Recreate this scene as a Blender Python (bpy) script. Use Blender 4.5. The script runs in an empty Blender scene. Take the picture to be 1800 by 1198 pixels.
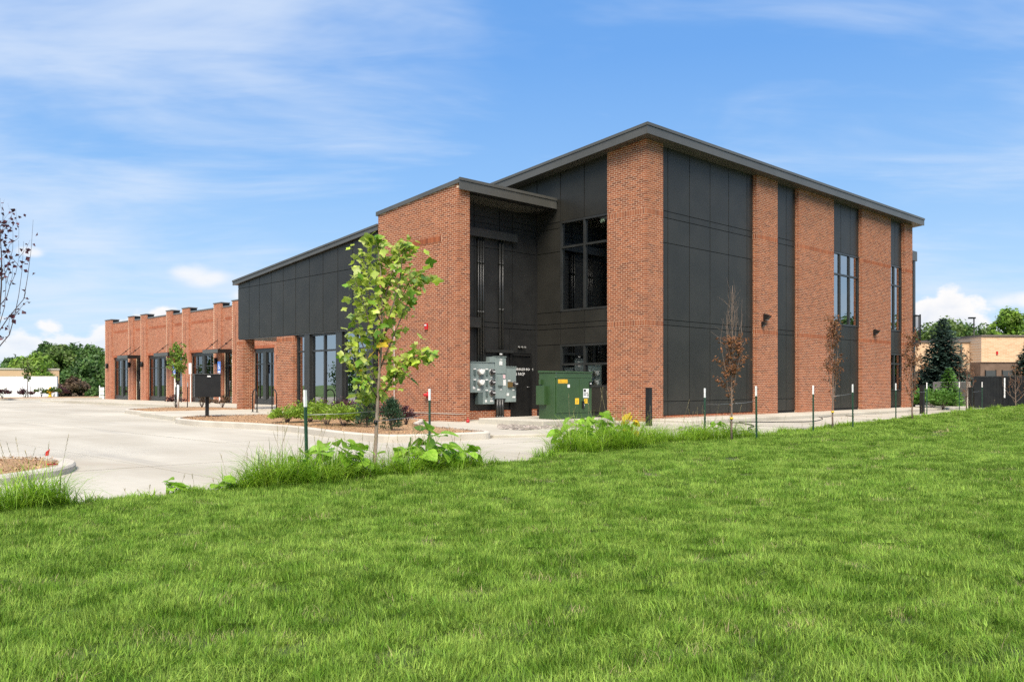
import bpy, math, random
import numpy as np
from mathutils import Vector, Matrix

R = math.radians
scene = bpy.context.scene
COL = scene.collection

# ------------------------------------------------------------------ camera
CAM = (-22.058, -16.732, 1.08)
AX = (0.72083, -0.69311)      # camera's right, in plan
AY = (0.69311, 0.72083)       # camera's forward, in plan
cd = bpy.data.cameras.new('camera')
cam = bpy.data.objects.new('camera', cd)
COL.objects.link(cam)
cam.location = CAM
cam.rotation_euler = (R(90), 0, -math.atan2(AY[0], AY[1]))
cd.sensor_width = 36
cd.lens = 30.0
cd.shift_y = 0.0428
cd.clip_start = 0.1
cd.clip_end = 4000
scene.camera = cam

# ------------------------------------------------------------------ sky, sun, exposure
SUN_EL, SUN_AZ = R(52), math.atan2(-0.72, -0.69)     # azimuth measured from +Y towards +X
SKY = 0.13
EXPO = 0.80
world = bpy.data.worlds.new('World')
scene.world = world
world.use_nodes = True
world.cycles.sampling_method = 'MANUAL'
world.cycles.sample_map_resolution = 512


class NT:
    """small helper round a node tree"""
    def __init__(s, tree):
        s.t = tree
        tree.nodes.clear()

    def n(s, kind, **kw):
        nd = s.t.nodes.new(kind)
        for k, v in kw.items():
            if k.startswith('i_'):
                key = k[2:].replace('_', ' ')
                nd.inputs[key].default_value = v
            else:
                setattr(nd, k, v)
        return nd

    def l(s, a, b):
        s.t.links.new(a, b)

    def math(s, op, a, b=None, clamp=False):
        nd = s.t.nodes.new('ShaderNodeMath')
        nd.operation = op
        nd.use_clamp = clamp
        for i, v in enumerate((a, b)):
            if v is None:
                continue
            if isinstance(v, (int, float)):
                nd.inputs[i].default_value = v
            else:
                s.l(v, nd.inputs[i])
        return nd.outputs[0]

    def smooth(s, v, lo, hi, a=0.0, b=1.0):
        nd = s.t.nodes.new('ShaderNodeMapRange')
        nd.interpolation_type = 'SMOOTHSTEP'
        s.l(v, nd.inputs[0])
        for i, x in enumerate((lo, hi, a, b)):
            if isinstance(x, (int, float)):
                nd.inputs[1 + i].default_value = x
            else:
                s.l(x, nd.inputs[1 + i])
        return nd.outputs[0]

    def mix(s, fac, a, b, kind='MIX'):
        nd = s.t.nodes.new('ShaderNodeMix')
        nd.data_type = 'RGBA'
        nd.blend_type = kind
        for sock, v in ((nd.inputs[0], fac), (nd.inputs[6], a), (nd.inputs[7], b)):
            if isinstance(v, (int, float)):
                sock.default_value = v
            elif isinstance(v, tuple):
                sock.default_value = v if len(v) == 4 else (*v, 1)
            else:
                s.l(v, sock)
        return nd.outputs[2]

    def noise(s, vec, scale, detail=4, rough=0.55, dist=0.0):
        nd = s.t.nodes.new('ShaderNodeTexNoise')
        if vec is not None:
            s.l(vec, nd.inputs['Vector'])
        nd.inputs['Scale'].default_value = scale
        nd.inputs['Detail'].default_value = detail
        nd.inputs['Roughness'].default_value = rough
        nd.inputs['Distortion'].default_value = dist
        return nd.outputs[0]

    def mapping(s, vec, loc=(0, 0, 0), rot=(0, 0, 0), scale=(1, 1, 1)):
        nd = s.t.nodes.new('ShaderNodeMapping')
        s.l(vec, nd.inputs[0])
        nd.inputs[1].default_value = loc
        nd.inputs[2].default_value = rot
        nd.inputs[3].default_value = scale
        return nd.outputs[0]

    def combine(s, x, y, z):
        nd = s.t.nodes.new('ShaderNodeCombineXYZ')
        for i, v in enumerate((x, y, z)):
            if isinstance(v, (int, float)):
                nd.inputs[i].default_value = v
            else:
                s.l(v, nd.inputs[i])
        return nd.outputs[0]


def build_world():
    w = NT(world.node_tree)
    out = w.n('ShaderNodeOutputWorld')
    bg = w.n('ShaderNodeBackground')
    bg.inputs[1].default_value = SKY
    w.l(bg.outputs[0], out.inputs[0])
    sky = w.n('ShaderNodeTexSky', sky_type='NISHITA')
    sky.sun_disc = False
    sky.sun_elevation = SUN_EL
    sky.sun_rotation = SUN_AZ
    sky.altitude = 300
    sky.air_density = 1.0
    sky.dust_density = 0.6
    sky.ozone_density = 2.2
    tc = w.n('ShaderNodeTexCoord')
    sep = w.n('ShaderNodeSeparateXYZ')
    w.l(tc.outputs['Generated'], sep.inputs[0])
    dx, dy, dz = sep.outputs
    zc = w.math('MAXIMUM', dz, 0.0)
    el = w.math('ARCSINE', dz)
    az = w.math('ARCTAN2', dx, dy)                    # from +Y towards +X
    # azimuth from the street's axis, so that the noise has no seam in view
    # thin high cloud: noise on a flat sheet overhead
    den = w.math('ADD', zc, 0.13)
    sx = w.math('DIVIDE', dx, den)
    sy = w.math('DIVIDE', dy, den)
    sheet = w.combine(sx, sy, 0.0)
    # x' runs across the view, y' away from it
    sheet = w.mapping(sheet, rot=(0, 0, R(40)))
    wisp = w.noise(w.mapping(sheet, loc=(3.1, 1.2, 0), scale=(0.75, 1.25, 1)), 1.3, 5, 0.58, 0.6)
    big = w.noise(w.mapping(sheet, loc=(5.3, 4.4, 2), scale=(0.42, 0.50, 1)), 1.0, 3, 0.5, 0.3)
    fib = w.noise(w.mapping(sheet, loc=(1, 9, 0), rot=(0, 0, 0.12), scale=(0.8, 2.2, 1)), 3.0, 4, 0.62, 0.6)
    c1 = w.math('ADD', w.math('MULTIPLY', w.math('SUBTRACT', wisp, 0.5), 1.5), w.math('MULTIPLY', w.math('SUBTRACT', fib, 0.5), 0.38))
    c1 = w.math('ADD', c1, w.math('MULTIPLY', w.math('SUBTRACT', big, 0.5), 2.2))
    cirrus = w.smooth(c1, -0.20, 0.58, 0.0, 0.72)
    # heaped clouds low over the horizon
    AZ0 = math.atan2(AY[0], AY[1])
    cu_v = w.combine(w.math('MULTIPLY', az, 11.0), w.math('MULTIPLY', el, 17.0), 3.7)
    cu_n = w.noise(cu_v, 0.75, 6, 0.60, 0.15)
    lump = w.n('ShaderNodeTexVoronoi')
    lump.feature = 'SMOOTH_F1'
    lump.inputs['Scale'].default_value = 3.2
    lump.inputs['Smoothness'].default_value = 0.35
    w.l(cu_v, lump.inputs['Vector'])
    top_n = w.noise(w.combine(w.math('MULTIPLY', az, 1.0), 8.8, 0.0), 3.3, 2, 0.4)

    def bump(a, wdt, amp):
        d = w.math('SUBTRACT', az, AZ0 + a)
        q = w.math('DIVIDE', d, wdt)
        return w.math('MULTIPLY', w.math('EXPONENT', w.math('MULTIPLY', w.math('MULTIPLY', q, q), -1.0)), amp)
    heap = w.math('MULTIPLY', w.smooth(top_n, 0.50, 0.72), 0.075)
    for a, wd, am in ((-0.52, 0.16, 0.068), (-0.40, 0.12, 0.080), (-0.31, 0.09, 0.094), (0.462, 0.085, 0.108)):
        heap = w.math('MAXIMUM', heap, bump(a, wd, am))
    rag = w.math('ADD', w.math('MULTIPLY', w.math('SUBTRACT', cu_n, 0.5), 0.15), w.math('MULTIPLY', w.math('SUBTRACT', 0.42, lump.outputs['Distance']), 0.03))
    lim = w.math('ADD', heap, rag)
    cu = w.smooth(w.math('SUBTRACT', lim, el), -0.002, 0.012)
    cu = w.math('MULTIPLY', cu, w.smooth(heap, 0.012, 0.05))
    cu = w.math('MULTIPLY', cu, w.smooth(el, 0.0, 0.075, 0.45, 1.0))
    # small separate puffs
    pn = w.math('ADD', w.math('MULTIPLY', w.math('SUBTRACT', cu_n, 0.5), 1.3), w.math('MULTIPLY', w.math('SUBTRACT', 0.42, lump.outputs['Distance']), 0.5))
    puffs = None
    for pa, pe_, wa, we in ((-0.352, 0.117, 0.045, 0.013), (-0.30, 0.100, 0.03, 0.010), (-0.515, 0.135, 0.02, 0.008), (0.55, 0.085, 0.05, 0.010)):
        pd = w.math('DIVIDE', w.math('SUBTRACT', el, pe_), we)
        pe = w.math('EXPONENT', w.math('MULTIPLY', w.math('MULTIPLY', pd, pd), -1.0))
        q = w.smooth(w.math('ADD', w.math('MULTIPLY', pe, bump(pa, wa, 1.0)), w.math('MULTIPLY', pn, 1.1)), 0.30, 1.0, 0, 0.85)
        q = w.math('MULTIPLY', q, w.smooth(w.math('MULTIPLY', pe, bump(pa, wa, 1.0)), 0.02, 0.2))
        puffs = q if puffs is None else w.math('MAXIMUM', puffs, q)
    cu = w.math('MAXIMUM', cu, puffs)
    depth_in = w.math('SUBTRACT', lim, el)
    shade = w.noise(w.combine(w.math('MULTIPLY', az, 14.0), w.math('MULTIPLY', el, 26.0), 1.0), 1.4, 4, 0.6)
    lit = w.math('ADD', w.smooth(depth_in, 0.0, 0.06, 0.75, 0.15), w.math('MULTIPLY', w.math('SUBTRACT', shade, 0.5), 0.9))
    K = 1.0 / SKY / 2 ** EXPO
    white = w.mix(w.smooth(lit, 0.0, 0.8), (0.76 * K, 0.82 * K, 0.93 * K), (1.0 * K, 0.99 * K, 0.99 * K))
    # clear sky: the model's colour, deepened by the photograph's own gradient
    ramp = w.n('ShaderNodeValToRGB')
    els = ramp.color_ramp.elements
    stops = ((0.0, (0.62, 0.78, 0.97)), (0.10, (0.46, 0.69, 0.96)), (0.22, (0.27, 0.53, 0.93)), (0.36, (0.155, 0.40, 0.87)), (0.6, (0.12, 0.33, 0.78)), (1.0, (0.10, 0.28, 0.68)))
    while len(els) < len(stops):
        els.new(0.5)
    for e, (pos, c) in zip(els, stops):
        e.position = pos
        e.color = (*c, 1)
    w.l(zc, ramp.inputs[0])
    rs = w.n('ShaderNodeVectorMath', operation='SCALE')
    w.l(ramp.outputs[0], rs.inputs[0])
    rs.inputs['Scale'].default_value = K
    base = w.mix(0.90, sky.outputs[0], rs.outputs[0])
    a = w.mix(cirrus, base, (0.78 * K, 0.87 * K, 1.0 * K))
    b = w.mix(cu, a, white)
    w.l(b, bg.inputs[0])


build_world()
sl = bpy.data.lights.new('sun', 'SUN')
sl.energy = 4.6
sl.angle = R(40)
sl.color = (1.0, 0.91, 0.78)
sun = bpy.data.objects.new('sun', sl)
COL.objects.link(sun)
sd = Vector((math.sin(SUN_AZ) * math.cos(SUN_EL), math.cos(SUN_AZ) * math.cos(SUN_EL), math.sin(SUN_EL)))
sun.rotation_euler = (-sd).to_track_quat('-Z', 'Y').to_euler()

vs = scene.view_settings
vs.view_transform = 'Standard'
vs.look = 'None'
vs.exposure = EXPO
vs.gamma = 1.0
vs.use_curve_mapping = False
scene.cycles.use_denoising = False
scene.cycles.max_bounces = 8
scene.cycles.transparent_max_bounces = 16
scene.cycles.caustics_reflective = False
scene.cycles.caustics_refractive = False


# ------------------------------------------------------------------ plan helpers
def at(px, t):
    """plan point t metres ahead of the camera along a photograph column (1800 wide)"""
    a = (px - 900) / 1500
    return (CAM[0] + t * (a * AX[0] + AY[0]), CAM[1] + t * (a * AX[1] + AY[1]))


def gp(px, py, z):
    return at(px, (CAM[2] - z) * 1500 / (py - 676))


def depth(x, y):
    return (x - CAM[0]) * AY[0] + (y - CAM[1]) * AY[1]


def side(x, y):
    return (x - CAM[0]) * AX[0] + (y - CAM[1]) * AX[1]


def zz(py, t):
    return CAM[2] + (676 - py) * t / 1500


# ------------------------------------------------------------------ materials
M = {}


def mat(name, c1, c2=None, scale=3.0, rough=0.6, bump=0.0, bscale=40.0, metal=0.0, spec=0.5, detail=5,
        island=0.0, objrand=0.0, lo=0.35, hi=0.65, stretch=None, transl=0.0, coat=0.0, stint=None):
    m = bpy.data.materials.new(name)
    m.use_nodes = True
    w = NT(m.node_tree)
    out = w.n('ShaderNodeOutputMaterial')
    p = w.n('ShaderNodeBsdfPrincipled')
    p.inputs['Roughness'].default_value = rough
    p.inputs['Metallic'].default_value = metal
    p.inputs['Specular IOR Level'].default_value = spec
    p.inputs['Coat Weight'].default_value = coat
    if stint:
        p.inputs['Specular Tint'].default_value = (*stint, 1)
    tc = w.n('ShaderNodeNewGeometry')
    vec = tc.outputs['Position']
    if stretch:
        vec = w.mapping(vec, scale=stretch)
    col = None
    if c2 is not None:
        f = w.smooth(w.noise(vec, scale, detail), lo, hi)
        col = w.mix(f, c1, c2)
    if island or objrand:
        r = None
        if island:
            r = tc.outputs['Random Per Island']
        if objrand:
            oi = w.n('ShaderNodeObjectInfo')
            r2 = oi.outputs['Random']
            r = r2 if r is None else w.math('FRACT', w.math('ADD', r, r2))
        k = island or objrand
        if col is None:
            col = w.mix(0.0, c1, c1)
        hs = w.n('ShaderNodeHueSaturation')
        w.l(w.math('ADD', 1.0 - k, w.math('MULTIPLY', r, 2 * k)), hs.inputs['Value'])
        w.l(w.math('ADD', 0.5 - 0.02 * k, w.math('MULTIPLY', w.math('FRACT', w.math('MULTIPLY', r, 7.3)), 0.04 * k)), hs.inputs['Hue'])
        w.l(col, hs.inputs['Color'])
        col = hs.outputs[0]
    if col is None:
        p.inputs['Base Color'].default_value = (*c1, 1)
    else:
        w.l(col, p.inputs['Base Color'])
    if bump:
        b = w.n('ShaderNodeBump')
        b.inputs['Strength'].default_value = bump
        b.inputs['Distance'].default_value = 0.02
        w.l(w.noise(vec, bscale, 4), b.inputs['Height'])
        w.l(b.outputs[0], p.inputs['Normal'])
    sh = p.outputs[0]
    if transl:
        t = w.n('ShaderNodeBsdfTranslucent')
        if col is None:
            t.inputs[0].default_value = (*c1, 1)
        else:
            w.l(col, t.inputs[0])
        mx = w.n('ShaderNodeMixShader')
        mx.inputs[0].default_value = transl
        w.l(sh, mx.inputs[1])
        w.l(t.outputs[0], mx.inputs[2])
        sh = mx.outputs[0]
    w.l(sh, out.inputs[0])
    M[name] = m
    return m


def brick_mat(name, stops, bump=0.4):
    m = bpy.data.materials.new(name)
    m.use_nodes = True
    w = NT(m.node_tree)
    out = w.n('ShaderNodeOutputMaterial')
    p = w.n('ShaderNodeBsdfPrincipled')
    p.inputs['Roughness'].default_value = 0.85
    p.inputs['Specular IOR Level'].default_value = 0.25
    g = w.n('ShaderNodeNewGeometry')
    oi = w.n('ShaderNodeObjectInfo')
    r = w.math('FRACT', w.math('ADD', g.outputs['Random Per Island'], w.math('MULTIPLY', oi.outputs['Random'], 3.7)))
    ramp = w.n('ShaderNodeValToRGB')
    ramp.color_ramp.interpolation = 'LINEAR'
    els = ramp.color_ramp.elements
    while len(els) < len(stops):
        els.new(0.5)
    for e, (pos, c) in zip(els, stops):
        e.position = pos
        e.color = (*c, 1)
    w.l(r, ramp.inputs[0])
    fine = w.noise(g.outputs['Position'], 55, 4, 0.65)
    big = w.noise(g.outputs['Position'], 0.55, 4, 0.6)
    v = w.math('ADD', w.math('MULTIPLY', fine, 0.35), w.math('MULTIPLY', big, 0.55))
    v = w.math('ADD', v, 0.58)
    hs = w.n('ShaderNodeHueSaturation')
    w.l(ramp.outputs[0], hs.inputs['Color'])
    w.l(v, hs.inputs['Value'])
    # pale bloom left by the mortar wash, low on the walls and in patches
    bloom = w.smooth(w.noise(g.outputs['Position'], 0.9, 6, 0.7), 0.58, 0.85, 0.0, 0.28)
    c = w.mix(bloom, hs.outputs[0], (0.46, 0.26, 0.17))
    w.l(c, p.inputs['Base Color'])
    b = w.n('ShaderNodeBump')
    b.inputs['Strength'].default_value = bump
    b.inputs['Distance'].default_value = 0.006
    w.l(w.noise(g.outputs['Position'], 90, 4), b.inputs['Height'])
    w.l(b.outputs[0], p.inputs['Normal'])
    w.l(p.outputs[0], out.inputs[0])
    M[name] = m
    return m


def glass_mat(name, tint, refl, base):
    m = bpy.data.materials.new(name)
    m.use_nodes = True
    w = NT(m.node_tree)
    out = w.n('ShaderNodeOutputMaterial')
    t = w.n('ShaderNodeBsdfTransparent')
    t.inputs[0].default_value = (*tint, 1)
    g = w.n('ShaderNodeBsdfGlossy')
    g.inputs['Roughness'].default_value = 0.0
    g.inputs[0].default_value = (*refl, 1)
    fr = w.n('ShaderNodeFresnel')
    fr.inputs[0].default_value = 1.52
    # panes are never perfectly flat
    geo = w.n('ShaderNodeNewGeometry')
    b = w.n('ShaderNodeBump')
    b.inputs['Strength'].default_value = 0.035
    b.inputs['Distance'].default_value = 0.05
    w.l(w.noise(geo.outputs['Position'], 0.9, 1), b.inputs['Height'])
    w.l(b.outputs[0], g.inputs['Normal'])
    f = w.math('ADD', base, w.math('MULTIPLY', fr.outputs[0], 1.0 - base))
    mx = w.n('ShaderNodeMixShader')
    w.l(f, mx.inputs[0])
    w.l(t.outputs[0], mx.inputs[1])
    w.l(g.outputs[0], mx.inputs[2])
    w.l(mx.outputs[0], out.inputs[0])
    M[name] = m


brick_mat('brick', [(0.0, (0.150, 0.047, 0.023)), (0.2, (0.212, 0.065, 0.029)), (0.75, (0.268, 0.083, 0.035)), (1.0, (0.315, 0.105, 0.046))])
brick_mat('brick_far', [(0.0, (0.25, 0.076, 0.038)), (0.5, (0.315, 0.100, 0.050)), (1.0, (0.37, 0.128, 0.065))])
mat('mortar', (0.63, 0.465, 0.32), (0.72, 0.545, 0.39), 2.0, 0.95, 0.3, 120, spec=0.2)
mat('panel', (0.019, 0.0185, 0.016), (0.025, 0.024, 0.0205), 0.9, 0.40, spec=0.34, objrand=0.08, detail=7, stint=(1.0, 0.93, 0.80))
mat('backing', (0.008, 0.008, 0.008), rough=0.9)
mat('fascia', (0.066, 0.064, 0.056), (0.080, 0.078, 0.070), 0.7, 0.38, metal=0.0, spec=0.5)
mat('coping', (0.13, 0.13, 0.125), rough=0.4)
mat('frame', (0.021, 0.022, 0.021), (0.028, 0.029, 0.028), 2, 0.35)
mat('black', (0.007, 0.007, 0.007), (0.011, 0.011, 0.0105), 3, 0.45, spec=0.35)
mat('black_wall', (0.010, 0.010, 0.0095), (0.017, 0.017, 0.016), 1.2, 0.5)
mat('interior', (0.05, 0.05, 0.05), rough=0.9)
mat('interior_floor', (0.10, 0.095, 0.09), rough=0.6)
glass_mat('glass', (0.40, 0.46, 0.43), (0.92, 0.95, 0.95), 0.16)
glass_mat('glass_bright', (0.35, 0.40, 0.38), (0.95, 0.97, 0.97), 0.42)
mat('white', (0.78, 0.78, 0.76), (0.70, 0.70, 0.68), 8, 0.5)
mat('red', (0.45, 0.012, 0.014), rough=0.45)
mat('yellow', (0.80, 0.50, 0.02), (0.72, 0.44, 0.02), 6, 0.5)
mat('ochre', (0.55, 0.32, 0.02), rough=0.5)
mat('blue', (0.05, 0.16, 0.52), rough=0.5)
mat('post_green', (0.010, 0.045, 0.024), (0.016, 0.06, 0.03), 12, 0.45)
mat('wire', (0.30, 0.30, 0.29), rough=0.4, metal=0.6)
mat('hose', (0.012, 0.012, 0.012), rough=0.6)
mat('transformer', (0.028, 0.062, 0.020), (0.036, 0.076, 0.026), 1.4, 0.32, 0.03, 20, coat=0.15)
mat('cabinet', (0.20, 0.25, 0.24), (0.23, 0.285, 0.275), 2.0, 0.42)
mat('cabinet_dark', (0.09, 0.125, 0.12), rough=0.5)
mat('meter_dark', (0.03, 0.028, 0.03), rough=0.25)
mat('meter_glass', (0.60, 0.62, 0.62), rough=0.15)
mat('brown_cover', (0.13, 0.085, 0.03), rough=0.4)
mat('pink_sticker', (0.72, 0.50, 0.52), rough=0.6)
mat('text_dark', (0.02, 0.02, 0.02), rough=0.6)
mat('bark', (0.21, 0.155, 0.115), (0.30, 0.235, 0.185), 22, 0.9, 0.6, 60, stretch=(1, 1, 0.25))
mat('bark_dead', (0.13, 0.090, 0.065), (0.20, 0.145, 0.11), 22, 0.9, 0.5, 60)
mat('bark_dark', (0.045, 0.030, 0.028), (0.075, 0.05, 0.045), 22, 0.9, 0.5, 60)
mat('leaf_tulip', (0.40, 0.52, 0.05), (0.55, 0.64, 0.16), 9, 0.40, objrand=0.30, transl=0.45, spec=0.45)
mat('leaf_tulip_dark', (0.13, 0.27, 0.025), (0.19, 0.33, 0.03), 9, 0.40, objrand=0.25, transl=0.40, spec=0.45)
mat('leaf_yellow', (0.70, 0.45, 0.02), (0.62, 0.46, 0.04), 12, 0.5, transl=0.45, objrand=0.15)
mat('leaf_weed', (0.22, 0.42, 0.03), (0.32, 0.52, 0.06), 14, 0.45, objrand=0.25, transl=0.45)
mat('leaf_dead', (0.15, 0.062, 0.026), (0.25, 0.115, 0.045), 30, 0.8, island=0.45, transl=0.3)
mat('leaf_purple', (0.085, 0.018, 0.030), (0.05, 0.012, 0.02), 30, 0.55, island=0.5, transl=0.3)
mat('leaf_shrub', (0.17, 0.29, 0.018), (0.26, 0.37, 0.04), 20, 0.55, island=0.40, transl=0.4)
mat('leaf_dark', (0.018, 0.052, 0.020), (0.030, 0.075, 0.030), 15, 0.6, island=0.4, transl=0.2)
mat('leaf_barberry', (0.040, 0.013, 0.018), (0.075, 0.025, 0.03), 30, 0.6, island=0.5, transl=0.2)
mat('leaf_oak', (0.045, 0.105, 0.018), (0.085, 0.165, 0.030), 0.6, 0.6, island=0.45, transl=0.35)
mat('leaf_lime', (0.13, 0.24, 0.022), (0.19, 0.30, 0.035), 0.8, 0.6, island=0.40, transl=0.4)
mat('leaf_olive', (0.075, 0.135, 0.022), (0.12, 0.19, 0.035), 0.7, 0.6, island=0.40, transl=0.35)
mat('leaf_brownish', (0.085, 0.052, 0.028), (0.12, 0.08, 0.045), 0.9, 0.7, island=0.40, transl=0.25)
mat('needle', (0.030, 0.062, 0.044), (0.060, 0.100, 0.075), 1.2, 0.6, island=0.45, transl=0.15)
mat('needle_light', (0.075, 0.185, 0.020), (0.115, 0.25, 0.035), 3, 0.6, island=0.40, transl=0.3)
mat('grass_blade', (0.138, 0.258, 0.024), (0.268, 0.395, 0.064), 5.0, 0.5, island=0.60, transl=0.42, spec=0.20, lo=0.32, hi=0.66, detail=3)
mat('tall_blade', (0.20, 0.36, 0.022), (0.30, 0.46, 0.04), 1.5, 0.4, island=0.40, transl=0.45, spec=0.4)
mat('straw', (0.33, 0.28, 0.13), (0.42, 0.34, 0.18), 5, 0.7, island=0.3, transl=0.3)
mat('turf_soil', (0.040, 0.062, 0.010), (0.06, 0.09, 0.014), 5, 0.95, 0.5, 30)
mat('far_ground', (0.085, 0.150, 0.030), (0.12, 0.19, 0.045), 0.25, 0.95)
mat('soil', (0.16, 0.12, 0.08), rough=1)
mat('mulch', (0.24, 0.135, 0.062), (0.40, 0.25, 0.13), 26, 0.95, 0.9, 45, lo=0.3, hi=0.7)
mat('chip', (0.25, 0.14, 0.065), (0.40, 0.25, 0.135), 8, 0.9, island=0.5)
mat('stone', (0.17, 0.14, 0.115), (0.30, 0.26, 0.22), 6, 0.8, 0.3, 60, island=0.45)
mat('kerb', (0.41, 0.37, 0.305), (0.48, 0.44, 0.37), 1.3, 0.9, 0.3, 60)
mat('beige', (0.50, 0.335, 0.20), (0.55, 0.38, 0.235), 0.6, 0.9)
mat('dark_brick_far', (0.115, 0.075, 0.050), (0.15, 0.10, 0.07), 2.0, 0.9)
mat('roof_far', (0.12, 0.10, 0.085), rough=0.9)
mat('white_wall', (0.70, 0.71, 0.72), (0.76, 0.76, 0.76), 0.4, 0.8)
mat('ramp', (0.32, 0.28, 0.24), (0.37, 0.33, 0.29), 0.8, 0.9)
mat('grey_door', (0.045, 0.05, 0.05), rough=0.5)
mat('lamp_glow', (1.0, 0.93, 0.78), rough=0.5)
lm = M['lamp_glow'].node_tree.nodes
for nd in lm:
    if nd.type == 'BSDF_PRINCIPLED':
        nd.inputs['Emission Color'].default_value = (1.0, 0.90, 0.70, 1)
        nd.inputs['Emission Strength'].default_value = 1.6


def concrete_mat():
    m = bpy.data.materials.new('concrete')
    m.use_nodes = True
    w = NT(m.node_tree)
    out = w.n('ShaderNodeOutputMaterial')
    p = w.n('ShaderNodeBsdfPrincipled')
    p.inputs['Roughness'].default_value = 0.85
    p.inputs['Specular IOR Level'].default_value = 0.3
    g = w.n('ShaderNodeNewGeometry')
    oi = w.n('ShaderNodeObjectInfo')
    pos = g.outputs['Position']
    a = w.noise(w.mapping(pos, scale=(1, 0.35, 1)), 0.45, 6, 0.62)
    b = w.noise(pos, 5.0, 6, 0.7)
    broom = w.noise(w.mapping(pos, scale=(60, 3, 1)), 1.0, 2)
    c = w.mix(w.smooth(a, 0.33, 0.68), (0.375, 0.340, 0.272), (0.465, 0.432, 0.358))
    c = w.mix(w.smooth(b, 0.45, 0.8, 0, 0.35), c, (0.31, 0.285, 0.245))
    # dusty drifts and tyre films
    dr = w.smooth(w.noise(w.mapping(pos, loc=(4, 2, 0), scale=(0.5, 0.16, 1)), 1.0, 5, 0.6, 0.8), 0.55, 0.78, 0, 0.45)
    c = w.mix(dr, c, (0.32, 0.27, 0.205))
    ty = w.smooth(w.noise(w.mapping(pos, loc=(9, 2, 0), rot=(0, 0, 0.15), scale=(2.2, 0.10, 1)), 1.0, 3, 0.5, 0.5), 0.58, 0.76, 0, 0.32)
    c = w.mix(ty, c, (0.22, 0.205, 0.185))
    sp = w.smooth(w.noise(w.mapping(pos, loc=(2, 7, 0)), 2.6, 3, 0.5), 0.70, 0.80, 0, 0.45)
    c = w.mix(sp, c, (0.24, 0.21, 0.175))
    hs = w.n('ShaderNodeHueSaturation')
    w.l(c, hs.inputs['Color'])
    w.l(w.math('ADD', 0.93, w.math('MULTIPLY', oi.outputs['Random'], 0.12)), hs.inputs['Value'])
    w.l(hs.outputs[0], p.inputs['Base Color'])
    bm = w.n('ShaderNodeBump')
    bm.inputs['Strength'].default_value = 0.08
    bm.inputs['Distance'].default_value = 0.004
    w.l(w.math('ADD', broom, b), bm.inputs['Height'])
    w.l(bm.outputs[0], p.inputs['Normal'])
    w.l(p.outputs[0], out.inputs[0])
    M['concrete'] = m


concrete_mat()


def far_brick_mat():
    """beige building far behind the fence: courses too small to tell apart"""
    m = bpy.data.materials.new('beige_brick')
    m.use_nodes = True
    w = NT(m.node_tree)
    out = w.n('ShaderNodeOutputMaterial')
    p = w.n('ShaderNodeBsdfPrincipled')
    p.inputs['Roughness'].default_value = 0.9
    tc = w.n('ShaderNodeTexCoord')
    mp = w.mapping(tc.outputs['Object'], rot=(R(90), 0, 0))
    bt = w.n('ShaderNodeTexBrick')
    w.l(mp, bt.inputs['Vector'])
    bt.inputs['Color1'].default_value = (0.60, 0.40, 0.24, 1)
    bt.inputs['Color2'].default_value = (0.48, 0.29, 0.155, 1)
    bt.inputs['Mortar'].default_value = (0.58, 0.45, 0.32, 1)
    bt.inputs['Scale'].default_value = 1.0
    bt.inputs['Brick Width'].default_value = 0.40
    bt.inputs['Row Height'].default_value = 0.10
    bt.inputs['Mortar Size'].default_value = 0.012
    w.l(bt.outputs[0], p.inputs['Base Color'])
    w.l(p.outputs[0], out.inputs[0])
    M['beige_brick'] = m


far_brick_mat()


# ------------------------------------------------------------------ mesh helpers
def link(name, me, parent=None, loc=(0, 0, 0), rot=(0, 0, 0)):
    o = bpy.data.objects.new(name, me)
    COL.objects.link(o)
    o.location = loc
    o.rotation_euler = rot
    if parent is not None:
        o.parent = parent
    return o


def tag(o, label=None, cat=None, group=None, kind=None):
    if label:
        o['label'] = label
    if cat:
        o['category'] = cat
    if group:
        o['group'] = group
    if kind:
        o['kind'] = kind
    return o


def thing(name, label, cat, loc=(0, 0, 0), rz=0.0, group=None):
    o = link(name, None, None, loc, (0, 0, rz))
    o.empty_display_size = 0.2
    return tag(o, label, cat, group)


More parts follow.
